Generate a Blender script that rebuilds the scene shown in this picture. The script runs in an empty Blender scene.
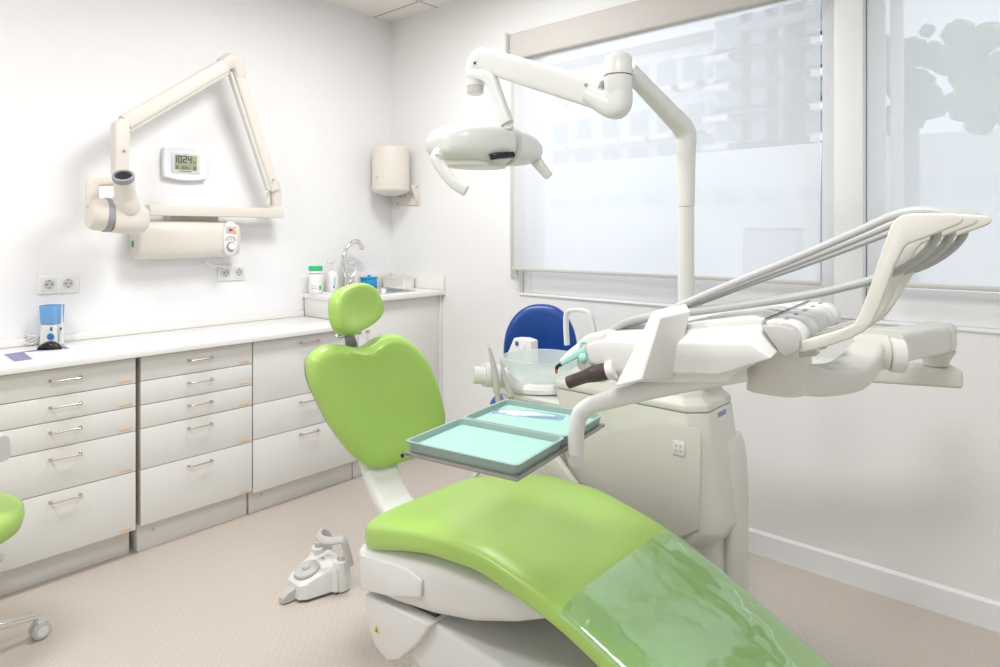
import bpy, bmesh, math, random
from mathutils import Vector as V, Matrix, noise
random.seed(7)
sc = bpy.context.scene
COL = sc.collection
R = math.radians; PI = math.pi

# ------------------------------------------------------------------ camera
F_PX = 649.5; HOR = 233.0
YAW = math.atan2(570, 649.5)
CAM = V((3.389, -2.773, 1.35))
cam = bpy.data.cameras.new('camera'); camo = bpy.data.objects.new('camera', cam); COL.objects.link(camo)
cam.sensor_width = 36; cam.lens = F_PX/1000*36; cam.clip_start = .05; cam.clip_end = 300
cam.shift_y = -(333.5-HOR)/1000
camo.location = CAM; camo.rotation_euler = (PI/2, 0, YAW)
sc.camera = camo

# ------------------------------------------------------------------ world and light
w = bpy.data.worlds.new('world'); sc.world = w; w.use_nodes = True
nt = w.node_tree; bg = nt.nodes['Background']
bg.inputs[0].default_value = (.90, .95, 1, 1); bg.inputs[1].default_value = 1.58
sc.view_settings.view_transform = 'Standard'; sc.view_settings.look = 'None'
sc.view_settings.exposure = 0.0; sc.view_settings.gamma = 1; sc.view_settings.use_curve_mapping = False
LAMP_POWER = 25.5

def area(name, loc, size, power, rot=(0, 0, 0), col=(.985, .99, 1)):
    l = bpy.data.lights.new(name, 'AREA'); l.shape = 'RECTANGLE'; l.size, l.size_y = size; l.energy = power; l.color = col
    o = bpy.data.objects.new(name, l); COL.objects.link(o); o.location = loc; o.rotation_euler = rot
    return o
LAMPS = [(1.35, -1.05), (1.35, -3.0), (3.15, -2.35)]
for x, y in LAMPS:
    area('panel_lamp', (x, y, 2.715), (.56, .56), LAMP_POWER)
cs = math.cos(YAW); sn = math.sin(YAW)
def ray(px, py):
    l = (px-500)/F_PX
    return V((l*cs-sn, l*sn+cs, (HOR-py)/F_PX))
def PD(px, py, D): return CAM + ray(px, py)*D
def PX(px, py, x): r = ray(px, py); return CAM + r*((x-CAM.x)/r.x)
def PY(px, py, y): r = ray(px, py); return CAM + r*((y-CAM.y)/r.y)
def PZ(px, py, z): r = ray(px, py); return CAM + r*((z-CAM.z)/r.z)

# ------------------------------------------------------------------ materials
MAT = {}
def mat(name, col, rough=.5, metal=0, bump=0, bscale=200, spec=.5, coat=0, alpha=1, emit=None, var=0, vscale=20, trans=0, ior=1.45, sub=0):
    m = bpy.data.materials.new(name); m.use_nodes = True; nt = m.node_tree; b = nt.nodes['Principled BSDF']
    b.inputs['Base Color'].default_value = (*col, 1); b.inputs['Roughness'].default_value = rough
    b.inputs['Metallic'].default_value = metal; b.inputs['Specular IOR Level'].default_value = spec
    b.inputs['Coat Weight'].default_value = coat; b.inputs['Alpha'].default_value = alpha
    b.inputs['Transmission Weight'].default_value = trans; b.inputs['IOR'].default_value = ior
    if sub:
        b.inputs['Subsurface Weight'].default_value = sub; b.inputs['Subsurface Radius'].default_value = (.02, .02, .02)
    tc = nt.nodes.new('ShaderNodeTexCoord')
    n = nt.nodes.new('ShaderNodeTexNoise'); n.inputs['Scale'].default_value = vscale; n.inputs['Detail'].default_value = 4
    nt.links.new(tc.outputs['Object'], n.inputs['Vector'])
    mx = nt.nodes.new('ShaderNodeMix'); mx.data_type = 'RGBA'
    v = var if var else .015
    mx.inputs[6].default_value = (*[c*(1-v) for c in col], 1); mx.inputs[7].default_value = (*[min(1, c*(1+v)) for c in col], 1)
    nt.links.new(n.outputs['Fac'], mx.inputs[0]); nt.links.new(mx.outputs[2], b.inputs['Base Color'])
    if bump:
        n2 = nt.nodes.new('ShaderNodeTexNoise'); n2.inputs['Scale'].default_value = bscale; n2.inputs['Detail'].default_value = 3
        nt.links.new(tc.outputs['Object'], n2.inputs['Vector'])
        bp = nt.nodes.new('ShaderNodeBump'); bp.inputs['Strength'].default_value = bump; bp.inputs['Distance'].default_value = .002
        nt.links.new(n2.outputs['Fac'], bp.inputs['Height']); nt.links.new(bp.outputs[0], b.inputs['Normal'])
    if emit:
        b.inputs['Emission Color'].default_value = (*col, 1); b.inputs['Emission Strength'].default_value = emit
    MAT[name] = m
    return m
mat('wall', (.88, .875, .88), .65, bump=.08, bscale=90)
mat('wall_cool', (.87, .87, .86), .65, bump=.08, bscale=90)
mat('ceil_paint', (.86, .82, .78), .8)
mat('lam', (.79, .785, .755), .35)
mat('worktop', (.88, .87, .86), .3)
mat('backsplash', (.86, .845, .81), .35)
mat('plinth', (.80, .785, .75), .5)
mat('carcass', (.60, .54, .46), .6)
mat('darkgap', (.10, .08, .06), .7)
mat('steel', (.72, .68, .64), .28, 1)
mat('grey_metal', (.30, .30, .29), .35, .6)
mat('chrome', (.78, .78, .78), .12, 1)
mat('handle_metal', (.60, .52, .45), .3, 1)
mat('tag', (.78, .55, .36), .5)
mat('green', (.41, .63, .15), .29, bump=.15, bscale=500, spec=.45, var=.03, vscale=6)
mat('white', (.77, .775, .75), .3)
mat('cream', (.72, .715, .65), .33)
mat('xcream', (.76, .71, .64), .42)
mat('grey_plastic', (.33, .33, .33), .4)
mat('lightgrey', (.56, .55, .53), .4)
mat('panel', (.66, .64, .58), .45)
mat('black', (.015, .015, .018), .25)
mat('brown', (.07, .045, .045), .35)
mat('blue_leather', (.004, .05, .26), .32, spec=.5)
mat('hose', (.52, .53, .52), .45)
mat('hose_dark', (.46, .48, .46), .45)
mat('alu', (.38, .37, .34), .33, .8)
mat('tray_rim', (.34, .47, .43), .3, .3)
mat('tray_paper', (.36, .60, .53), .7)
mat('bowl_glass', (.93, .95, .94), .25, sub=.0)
mat('blue_plastic', (.02, .36, .72), .35)
mat('tank_blue', (.26, .55, .90), .15, trans=.35)
mat('knob_blue', (.03, .16, .40), .35)
mat('label_green', (.02, .55, .20), .4)
mat('white_label', (.86, .86, .84), .5)
mat('text_dark', (.08, .10, .14), .6)
mat('text_mid', (.30, .35, .55), .6)
mat('text_teal', (.03, .40, .50), .6)
mat('text_blue', (.05, .12, .45), .5)
mat('purple', (.24, .23, .42), .5)
mat('lcd', (.36, .40, .28), .35)
mat('lcd_dark', (.05, .06, .05), .5)
mat('clock_white', (.86, .86, .92), .3)
mat('clock_bezel', (.70, .70, .66), .35)
mat('yellow', (.85, .62, .05), .45)
mat('orange', (.85, .45, .08), .4)
mat('redled', (.7, .05, .02), .4)
mat('pink', (.62, .28, .26), .6)
mat('clearbox', (.84, .82, .77), .4)
mat('teal', (.42, .78, .68), .35)
mat('red', (.6, .08, .05), .5)
mat('rubber', (.10, .10, .10), .6)
mat('frame_white', (.88, .89, .90), .4)
mat('rail', (.62, .61, .58), .4)
mat('fabric_top', (.55, .52, .49), .8)
mat('bld_wall', (.88, .87, .87), .8)
mat('bld_wall2', (.72, .76, .80), .8)
mat('bld_glass', (.30, .35, .42), .3)
mat('bld_roof', (.30, .30, .33), .8)
mat('leafy', (.10, .22, .08), .8, var=.4, vscale=2)
mat('ground', (.55, .54, .52), .9)
mat('turquoise', (.06, .36, .42), .5)
mat('lamp_frame', (.85, .85, .85), .5)
mat('tube_grey', (.33, .33, .36), .4)
mat('screwdot', (.35, .25, .2), .5)

def nodes(m): return m.node_tree.nodes, m.node_tree.links
# floor: cushioned vinyl with fine speckle and faint weave
m = mat('floor', (.60, .50, .43), .42); N, L = nodes(m); b = N['Principled BSDF']
tc = N.new('ShaderNodeTexCoord'); n1 = N.new('ShaderNodeTexNoise'); n1.inputs['Scale'].default_value = 260; n1.inputs['Detail'].default_value = 6
wv = N.new('ShaderNodeTexWave'); wv.inputs['Scale'].default_value = 20; wv.inputs['Distortion'].default_value = 7; wv.inputs['Detail'].default_value = 3; wv.inputs['Detail Scale'].default_value = 6
wv.bands_direction = 'DIAGONAL'
ad = N.new('ShaderNodeMath'); ad.operation = 'MULTIPLY_ADD'; ad.inputs[1].default_value = .10
L.new(tc.outputs['Object'], n1.inputs[0]); L.new(tc.outputs['Object'], wv.inputs[0])
L.new(wv.outputs['Fac'], ad.inputs[0]); L.new(n1.outputs['Fac'], ad.inputs[2])
cr = N.new('ShaderNodeValToRGB'); cr.color_ramp.elements[0].position = .35; cr.color_ramp.elements[1].position = .75
cr.color_ramp.elements[0].color = (.52, .455, .395, 1); cr.color_ramp.elements[1].color = (.66, .595, .53, 1)
L.new(ad.outputs[0], cr.inputs[0]); L.new(cr.outputs[0], b.inputs['Base Color'])
bp = N.new('ShaderNodeBump'); bp.inputs['Strength'].default_value = .25; bp.inputs['Distance'].default_value = .002
L.new(ad.outputs[0], bp.inputs['Height']); L.new(bp.outputs[0], b.inputs['Normal'])
# ceiling tiles
m = mat('ceiling', (.86, .82, .78), .85); N, L = nodes(m); b = N['Principled BSDF']
tc = N.new('ShaderNodeTexCoord'); mp = N.new('ShaderNodeMapping'); mp.inputs['Location'].default_value = (-.44, .15, 0)
bk = N.new('ShaderNodeTexBrick'); bk.offset = 0; bk.inputs['Scale'].default_value = 1; bk.inputs['Brick Width'].default_value = .6
bk.inputs['Row Height'].default_value = 1.2; bk.inputs['Mortar Size'].default_value = .008; bk.inputs['Mortar Smooth'].default_value = .2
bk.inputs['Color1'].default_value = bk.inputs['Color2'].default_value = (.86, .82, .78, 1); bk.inputs['Mortar'].default_value = (.45, .42, .40, 1)
L.new(tc.outputs['Object'], mp.inputs[0]); L.new(mp.outputs[0], bk.inputs[0]); L.new(bk.outputs[0], b.inputs['Base Color'])
# roller blind fabric: open weave, part see-through, part translucent
def blind_mat():
    m = bpy.data.materials.new('blind_fabric'); m.use_nodes = True; N, L = nodes(m); N.clear()
    out = N.new('ShaderNodeOutputMaterial'); tr = N.new('ShaderNodeBsdfTransparent'); tl = N.new('ShaderNodeBsdfTranslucent'); df = N.new('ShaderNodeBsdfDiffuse')
    tl.inputs[0].default_value = (.90, .92, .95, 1); df.inputs[0].default_value = (.84, .84, .85, 1); tr.inputs[0].default_value = (.96, .97, 1, 1)
    m1 = N.new('ShaderNodeMixShader'); m1.inputs[0].default_value = .5; L.new(tl.outputs[0], m1.inputs[1]); L.new(df.outputs[0], m1.inputs[2])
    m2 = N.new('ShaderNodeMixShader'); L.new(m1.outputs[0], m2.inputs[1]); L.new(tr.outputs[0], m2.inputs[2])
    tc = N.new('ShaderNodeTexCoord'); wv = N.new('ShaderNodeTexNoise'); wv.inputs['Scale'].default_value = 6
    mr = N.new('ShaderNodeMapRange'); mr.inputs[3].default_value = .18; mr.inputs[4].default_value = .20
    L.new(tc.outputs['Object'], wv.inputs[0]); L.new(wv.outputs['Fac'], mr.inputs[0]); L.new(mr.outputs[0], m2.inputs[0])
    L.new(m2.outputs[0], out.inputs[0]); MAT['blind'] = m
blind_mat()
def thin_clear(name, tint, gloss, rough=.05, film=0.0):
    m = bpy.data.materials.new(name); m.use_nodes = True; N, L = nodes(m); N.clear()
    out = N.new('ShaderNodeOutputMaterial'); tr = N.new('ShaderNodeBsdfTransparent'); gl = N.new('ShaderNodeBsdfGlossy'); fr = N.new('ShaderNodeFresnel')
    fr.inputs[0].default_value = gloss; tr.inputs[0].default_value = (*tint, 1); gl.inputs['Roughness'].default_value = rough
    ge = N.new('ShaderNodeNewGeometry'); mu = N.new('ShaderNodeMath'); mu.operation = 'SUBTRACT'; mu.use_clamp = True  # a thin sheet: no internal reflection on its back
    L.new(fr.outputs[0], mu.inputs[0]); L.new(ge.outputs['Backfacing'], mu.inputs[1])
    m1 = N.new('ShaderNodeMixShader'); L.new(mu.outputs[0], m1.inputs[0]); L.new(tr.outputs[0], m1.inputs[1]); L.new(gl.outputs[0], m1.inputs[2])
    last = m1
    tc = N.new('ShaderNodeTexCoord'); n = N.new('ShaderNodeTexNoise'); n.inputs['Scale'].default_value = 9; L.new(tc.outputs['Object'], n.inputs[0])
    bp = N.new('ShaderNodeBump'); bp.inputs['Strength'].default_value = .22; bp.inputs['Distance'].default_value = .02 if film else .001
    L.new(n.outputs['Fac'], bp.inputs['Height']); L.new(bp.outputs[0], gl.inputs['Normal'])
    if film:
        df = N.new('ShaderNodeBsdfDiffuse'); df.inputs[0].default_value = (.85, .92, .9, 1)
        m2 = N.new('ShaderNodeMixShader'); m2.inputs[0].default_value = film; L.new(m1.outputs[0], m2.inputs[1]); L.new(df.outputs[0], m2.inputs[2]); last = m2
    L.new(last.outputs[0], out.inputs[0]); MAT[name] = m
thin_clear('window_glass', (.97, .99, 1), 1.3, 0)
thin_clear('plastic_film', (.86, .97, .96), 2.6, .06, .05)
thin_clear('pouch_film', (.62, .74, .92), 1.5, .16, .10)
thin_clear('acrylic', (.97, .98, .98), 1.3, .10, .38)
m = bpy.data.materials.new('lamp_panel'); m.use_nodes = True; m.node_tree.nodes['Principled BSDF'].inputs['Emission Color'].default_value = (1, .98, .95, 1)
m.node_tree.nodes['Principled BSDF'].inputs['Emission Strength'].default_value = 2.5; MAT['lamp_panel'] = m

# ------------------------------------------------------------------ geometry helpers (all return (verts, faces))
def frombm(bm):
    bm.verts.index_update()
    r = ([v.co.copy() for v in bm.verts], [[v.index for v in f.verts] for f in bm.faces]); bm.free(); return r
def bev(vs, fs, r, seg=3):
    bm = bmesh.new(); bv = [bm.verts.new(v) for v in vs]
    for f in fs: bm.faces.new([bv[i] for i in f])
    bmesh.ops.recalc_face_normals(bm, faces=bm.faces)
    if r > 0:
        es = [e for e in bm.edges if len(e.link_faces) == 2 and e.calc_face_angle(0) > .3]
        bmesh.ops.bevel(bm, geom=es, offset=r, segments=seg, profile=.5, affect='EDGES', clamp_overlap=True)
    return frombm(bm)
def box(a, b, r=.003, seg=2, M=None):
    x0, y0, z0 = [min(a[i], b[i]) for i in range(3)]; x1, y1, z1 = [max(a[i], b[i]) for i in range(3)]
    vs = [V(p) for p in ((x0,y0,z0),(x1,y0,z0),(x1,y1,z0),(x0,y1,z0),(x0,y0,z1),(x1,y0,z1),(x1,y1,z1),(x0,y1,z1))]
    fs = [(0,3,2,1),(4,5,6,7),(0,1,5,4),(1,2,6,5),(2,3,7,6),(3,0,4,7)]
    vs, fs = bev(vs, fs, min(r, .49*min(x1-x0, y1-y0, z1-z0)), seg)
    return T((vs, fs), M)
def T(g, M):
    return g if M is None else ([M @ v for v in g[0]], g[1])
def prism(pts, ext, r=.003, seg=2, M=None):
    pts = [V(p) for p in pts]; ext = V(ext); n = len(pts)
    vs = pts + [p+ext for p in pts]
    fs = [list(range(n))[::-1], list(range(n, 2*n))] + [[i, (i+1) % n, n+(i+1) % n, n+i] for i in range(n)]
    return T(bev(vs, fs, r, seg), M)
def catmull(pts, k=8):
    pts = [V(p) for p in pts]; out = []
    P = [pts[0]*2-pts[1]] + pts + [pts[-1]*2-pts[-2]]
    for i in range(1, len(P)-2):
        for j in range(k):
            t = j/k; a, b, c, d = P[i-1], P[i], P[i+1], P[i+2]
            out.append(.5*((2*b)+(c-a)*t+(2*a-5*b+4*c-d)*t*t+(-a+3*b-3*c+d)*t**3))
    out.append(pts[-1]); return out
def lerp_list(vals, n):
    if not isinstance(vals, (list, tuple)): return [vals]*n
    out = []
    for i in range(n):
        t = i/(n-1)*(len(vals)-1); k = min(int(t), len(vals)-2); out.append(vals[k]+(vals[k+1]-vals[k])*(t-k))
    return out
def loft(rings, cap=True, closed=False):
    n = len(rings[0]); vs = [v for r in rings for v in r]; fs = []
    for i in range(len(rings)-1):
        for j in range(n):
            fs.append([i*n+j, i*n+(j+1) % n, (i+1)*n+(j+1) % n, (i+1)*n+j])
    if cap: fs += [list(range(n))[::-1], [(len(rings)-1)*n+j for j in range(n)]]
    bm = bmesh.new(); bv = [bm.verts.new(v) for v in vs]
    for f in fs: bm.faces.new([bv[i] for i in f])
    bmesh.ops.recalc_face_normals(bm, faces=bm.faces)
    return frombm(bm)
def frames(path, up=V((0, 0, 1))):
    fr = []; prev = None
    for i, p in enumerate(path):
        t = (path[min(i+1, len(path)-1)]-path[max(i-1, 0)]).normalized()
        if prev is None:
            u = up - t*up.dot(t)
            if u.length < 1e-3: u = V((1, 0, 0)) - t*t.x
        else: u = prev - t*prev.dot(t)
        u.normalize(); prev = u; fr.append((p, t, u, t.cross(u)))
    return fr
def tube(pts, r, n=12, k=8, smooth=True, M=None):
    path = catmull(pts, k) if smooth and len(pts) > 2 else [V(p) for p in pts]
    rs = lerp_list(r, len(path)); rings = []
    for (p, t, u, s), rr in zip(frames(path), rs):
        rings.append([p+(u*math.cos(a)+s*math.sin(a))*rr for a in [2*PI*i/n for i in range(n)]])
    return T(loft(rings), M)
def bar(pts, wd, ht, up=V((0, 0, 1)), k=8, smooth=True, ex=3.5, n=20, M=None):
    # rounded rectangular section swept along a path: wd across, ht along 'up'
    path = catmull(pts, k) if smooth and len(pts) > 2 else [V(p) for p in pts]
    ws = lerp_list(wd, len(path)); hs = lerp_list(ht, len(path)); rings = []
    for (p, t, u, s), a_, b_ in zip(frames(path, up), ws, hs):
        ring = []
        for i in range(n):
            a = 2*PI*(i+.5)/n; c_, s_ = math.cos(a), math.sin(a)
            ring.append(p + s*(a_/2*math.copysign(abs(c_)**(2/ex), c_)) + u*(b_/2*math.copysign(abs(s_)**(2/ex), s_)))
        rings.append(ring)
    return T(loft(rings), M)
def lathe(prof, c=(0, 0, 0), n=28, M=None, axis=None):
    c = V(c); rings = []
    for r, z in prof: rings.append([V((max(r, 1e-4)*math.cos(2*PI*i/n), max(r, 1e-4)*math.sin(2*PI*i/n), z)) for i in range(n)])
    g = loft(rings)
    if axis is not None:
        q = V((0, 0, 1)).rotation_difference(V(axis).normalized()).to_matrix().to_4x4(); g = T(g, q)
    g = T(g, Matrix.Translation(c)); return T(g, M)
def cyl(c, r, h, axis=(0, 0, 1), b=.002, n=28, M=None):
    return lathe([(0, 0), (r-b, 0), (r, b), (r, h-b), (r-b, h), (0, h)], c, n, M, axis)
def disc_profile_ring(c, rx, ry, z, n=32, ex=2):
    return [V((c[0]+rx*math.copysign(abs(math.cos(a))**(2/ex), math.cos(a)), c[1]+ry*math.copysign(abs(math.sin(a))**(2/ex), math.sin(a)), z)) for a in [2*PI*(i+.5)/n for i in range(n)]]
def blob(c, s, ex=2.4, ez=2.2, nu=32, nv=18, M=None):
    rings = []
    for j in range(1, nv):
        ph = PI*j/nv - PI/2
        cz = math.sin(ph); cr = math.cos(ph); zz = math.copysign(abs(cz)**(2/ez), cz); rr = abs(cr)**(2/ez)
        rings.append([V((s[0]*rr*math.copysign(abs(math.cos(a))**(2/ex), math.cos(a)), s[1]*rr*math.copysign(abs(math.sin(a))**(2/ex), math.sin(a)), s[2]*zz)) for a in [2*PI*(i+.5)/nu for i in range(nu)]])
    g = T(loft(rings), Matrix.Translation(V(c))); return T(g, M)
def flip(g): return g[0], [f[::-1] for f in g[1]]
def quadgrid(fn, nu, nv):
    vs = [fn(i/nu, j/nv) for j in range(nv+1) for i in range(nu+1)]
    fs = [[j*(nu+1)+i, j*(nu+1)+i+1, (j+1)*(nu+1)+i+1, (j+1)*(nu+1)+i] for j in range(nv) for i in range(nu)]
    return vs, fs
def rrect(w_, h_, r_, n=5):
    out = []
    for cx, cy, a0 in ((w_/2-r_, h_/2-r_, 0), (-w_/2+r_, h_/2-r_, 90), (-w_/2+r_, -h_/2+r_, 180), (w_/2-r_, -h_/2+r_, 270)):
        for i in range(n+1):
            a = R(a0+90*i/n); out.append((cx+r_*math.cos(a), cy+r_*math.sin(a)))
    return out
def Mrot(loc, rz=0, rx=0, ry=0):
    return Matrix.Translation(V(loc)) @ Matrix.Rotation(rz, 4, 'Z') @ Matrix.Rotation(ry, 4, 'Y') @ Matrix.Rotation(rx, 4, 'X')

def obj(name, gs, m, parent=None, ang=35, flat=False, label=None, sub=0):
    # geometry is given in world space; it is stored relative to the parent thing
    if isinstance(gs, tuple): gs = [gs]
    vs = []; fs = []
    for g in gs:
        o_ = len(vs); vs += list(g[0]); fs += [[i+o_ for i in f] for f in g[1]]
    base = WM.get(parent.name, Matrix()) if parent else Matrix()
    if parent:
        inv = base.inverted(); vs = [inv @ V(v) for v in vs]
    me = bpy.data.meshes.new(name); me.from_pydata([tuple(v) for v in vs], [], fs); me.validate(); me.update()
    me.materials.append(MAT[m] if isinstance(m, str) else m)
    if not flat:
        me.polygons.foreach_set('use_smooth', [True]*len(me.polygons)); me.set_sharp_from_angle(angle=R(ang))
    o = bpy.data.objects.new(name, me); COL.objects.link(o)
    if parent: o.parent = parent
    WM[o.name] = base
    if sub:
        md = o.modifiers.new('sub', 'SUBSURF'); md.levels = sub; md.render_levels = sub
    if label: o['label'] = label
    return o
WM = {}
def thing(name, label, cat, loc=(0, 0, 0), rz=0, group=None):
    o = bpy.data.objects.new(name, None); COL.objects.link(o); o.location = loc; o.rotation_euler = (0, 0, rz); o.empty_display_size = .1
    o['label'] = label; o['category'] = cat
    if group: o['group'] = group
    WM[o.name] = Matrix.Translation(V(loc)) @ Matrix.Rotation(rz, 4, 'Z')
    return o
def tag(o, label, cat, group=None, kind=None):
    o['label'] = label; o['category'] = cat
    if group: o['group'] = group
    if kind: o['kind'] = kind
    return o
def struct(name, gs, m, parent=None, **k):
    o = obj(name, gs, m, parent, **k)
    if not parent: o['kind'] = 'structure'
    return o
def text(name, s, M, size, m, parent, depth=.0004, align='CENTER'):
    cu = bpy.data.curves.new(name, 'FONT'); cu.body = s; cu.size = size; cu.extrude = depth; cu.align_x = align; cu.align_y = 'CENTER'
    t = bpy.data.objects.new('tmp_text', cu); COL.objects.link(t); bpy.context.view_layer.update()
    dg = bpy.context.evaluated_depsgraph_get(); me = bpy.data.meshes.new_from_object(t.evaluated_get(dg))
    vs = [M @ v.co for v in me.vertices]; fs = [list(p.vertices) for p in me.polygons]
    bpy.data.objects.remove(t); bpy.data.curves.remove(cu); bpy.data.meshes.remove(me)
    return obj(name, (vs, fs), m, parent, flat=True)
def MX(x, y, z): # text lying on the left wall, facing +X (text runs along +Y)
    return Matrix.Translation((x, y, z)) @ Matrix(((0, 0, 1, 0), (1, 0, 0, 0), (0, 1, 0, 0), (0, 0, 0, 1)))
def MY(x, y, z): # facing -Y
    return Matrix.Translation((x, y, z)) @ Matrix(((1, 0, 0, 0), (0, 0, -1, 0), (0, 1, 0, 0), (0, 0, 0, 1)))

# ------------------------------------------------------------------ room shell
RX, RY, CZ = 4.7, -4.6, 2.747
struct('floor', box((-.12, RY-.12, -.08), (RX+.12, .15, 0), 0), 'floor', flat=True)
struct('ceiling', box((-.12, RY-.12, CZ), (RX+.12, .15, CZ+.08), 0), 'ceiling', flat=True)
struct('wall_left', box((-.12, RY-.12, 0), (0, .15, CZ), 0), 'wall', flat=True)
struct('wall_right', box((RX, RY-.12, 0), (RX+.12, .15, CZ), 0), 'wall', flat=True)
struct('wall_front', box((0, RY-.12, 0), (RX, RY, CZ), 0), 'wall', flat=True)
WX0, WX1, WZ0, WZ1 = 1.10, 4.30, 1.02, 2.42
struct('wall_back', [box((0, 0, 0), (WX0, .15, CZ), 0), box((WX1, 0, 0), (RX, .15, CZ), 0),
                     box((WX0, 0, 0), (WX1, .15, WZ0), 0), box((WX0, 0, WZ1), (WX1, .15, CZ), 0)], 'wall_cool', flat=True)
bb = [V((.62, -.001, 0)), V((.62, -.014, 0)), V((.62, -.014, .090)), V((.62, -.008, .098)), V((.62, -.001, .10))]
struct('baseboard_back', prism(bb, (RX-.62, 0, 0), 0), 'frame_white')
bbr = [V((RX-.001, RY, 0)), V((RX-.014, RY, 0)), V((RX-.014, RY, .09)), V((RX-.001, RY, .10))]
struct('baseboard_right', prism(bbr, (0, -RY-.02, 0), 0), 'frame_white')
bbl = [V((.001, RY, 0)), V((.014, RY, 0)), V((.014, RY, .09)), V((.001, RY, .10))]
struct('baseboard_left', prism(bbl, (0, -2.75-RY, 0), 0), 'frame_white')
# windows: white frames set in the opening either side of a broad mullion
def window(i, x0, x1):
    fr = .055
    o = struct('window_%d' % i, [box((x0, .03, WZ0), (x0+fr, .09, WZ1), .004), box((x1-fr, .03, WZ0), (x1, .09, WZ1), .004),
                                 box((x0+fr, .03, WZ0), (x1-fr, .09, WZ0+.125), .004), box((x0+fr, .03, WZ1-fr), (x1-fr, .09, WZ1), .004),
                                 box((x0+fr+.02, .045, WZ0+.125), (x0+fr+.06, .08, WZ1-fr), .004)], 'frame_white')
    obj('pane', box((x0+fr, .062, WZ0+.125), (x1-fr, .066, WZ1-fr), 0), 'window_glass', o, flat=True)
window(1, WX0+.002, 2.698); window(2, 2.802, WX1-.002)
struct('trim_1', box((2.700, -.022, WZ0+.001), (2.80, .12, WZ1-.001), .004), 'frame_white')
struct('trim_2', [box((WX0-.0, -.008, WZ0-.012), (WX1+.0, -.001, WZ0-.001), .002)], 'frame_white')
struct('trim_3', [box((WX0-.060, -.010, 1.10), (WX0-.012, -.001, WZ1-.02), .003)], 'rail')
# roller blinds
def blind(x0, x1, z0, label, chain):
    t = thing('roller_blind', label, 'blind', ((x0+x1)/2, -.05, WZ1), group='roller blinds over the window')
    obj('fabric', quadgrid(lambda u, v: V((x0+.006+(x1-x0-.012)*u, -.040+.006*math.sin(v*2.2)*math.cos(u*5), z0+.015+(2.30-z0)*v)), 30, 20), 'blind', t)
    obj('cassette', box((x0, -.075, 2.29), (x1, -.014, 2.437), .012, 3), 'fabric_top', t)
    obj('bottom_rail', box((x0, -.052, z0-.002), (x1, -.034, z0+.016), .005), 'rail', t)
    if chain:
        obj('chain', tube([(x0-.012, -.045, 2.40), (x0-.012, -.045, 1.9), (x0-.012, -.045, z0+.02), (x0+.01, -.045, z0-.03)], .0022, 6, 4), 'rail', t)
        obj('end_cap', box((x0-.01, -.10, 2.285), (x0-.001, -.012, 2.44), .003), 'rail', t)
        obj('chain_weight', cyl((x0+.022, -.04, z0-.05), .009, .022), 'rail', t)
blind(1.085, 2.662, 1.147, 'wide white see-through roller blind left of the broad window post', True)
blind(2.815, 4.32, 1.155, 'white see-through roller blind right of the window post, cut off by the picture edge', False)

# ceiling light panels
for i, (x, y) in enumerate(LAMPS):
    t = thing('ceiling_light', 'square white ceiling light panel above the room', 'light', (x, y, CZ), group='ceiling light panels')
    obj('frame', [box((x-.3, y-.3, 2.725), (x-.28, y+.3, CZ-.001), .002), box((x+.28, y-.3, 2.725), (x+.3, y+.3, CZ-.001), .002),
                  box((x-.28, y-.3, 2.725), (x+.28, y-.28, CZ-.001), .002), box((x-.28, y+.28, 2.725), (x+.28, y+.3, CZ-.001), .002)], 'lamp_frame', t)
    obj('diffuser', box((x-.279, y-.279, 2.73), (x+.279, y+.279, 2.74), .001), 'lamp_panel', t)

# ------------------------------------------------------------------ outside
struct('outside_ground', box((-150, .6, -4.1), (150, 300, -4), 0), 'ground', flat=True)  # flat ground outside, below the level of the room
t = thing('low_annex', 'long low white building with a row of slot windows across the street', 'building', (0, 16, -4))
obj('facade', box((-14, 16, -3.99), (14, 19.8, PY(640, 158, 16).z), .02), 'bld_wall', t)
for k in range(22): obj('window', box((-13+1.2*k, 15.96, PY(640, 204, 16).z), (-13+1.2*k+.8, 15.999, PY(640, 192, 16).z), .01), 'bld_wall2', t)
def building(y, x0, x1, z1, label, wm, rows, cols, ww, wh, roof, depth=8):
    t = thing('apartment_building', label, 'building', ((x0+x1)/2, y, -4))
    obj('facade', box((x0, y, -4), (x1, y+depth, z1), .02), wm, t)
    obj('roof', box((x0-.3, y-.3, z1), (x1+.3, y+depth+.3, z1+.35), .05), 'bld_roof', t)
    if roof:
        obj('mansard', prism([(x0, y+.5, z1+.35), (x0+1, y+1.5, z1+2.4), (x1-1, y+1.5, z1+2.4), (x1, y+.5, z1+.35)], (0, 4, 0), .02), 'bld_wall2', t)
    for rz in rows:
        for cx in cols:
            f = obj('window', box((cx-ww/2-.08, y-.10, rz-.08), (cx+ww/2+.08, y-.001, rz+wh+.08), .02), 'bld_wall', t)
            obj('pane', box((cx-ww/2, y-.13, rz), (cx+ww/2, y-.101, rz+wh), .01), 'bld_glass', f)
            obj('balcony', box((cx-ww/2-.3, y-.6, rz-.35), (cx+ww/2+.3, y-.002, rz-.15), .02), 'bld_wall', f)
YB = 22
def bx(px): return PY(px, 233, YB).x
def bz(px, py): return PY(px, py, YB).z
building(YB, bx(535), bx(733), bz(640, 55), 'long pale apartment block with small windows seen through the left blind', 'bld_wall', [bz(640, 90), bz(640, 135), bz(640, 170)], [bx(p) for p in (562, 585, 612, 640, 668, 695, 720)], .9, 1.0, False)
building(YB-1.5, bx(735)+1.2, bx(826), bz(780, 40), 'taller apartment block with wide windows seen through the left blind beside the post', 'bld_wall2', [bz(780, 84), bz(780, 114), bz(780, 142), bz(780, 55)], [bx(p) for p in (750, 775, 800, 818)], 1.3, 1.2, True)
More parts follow.
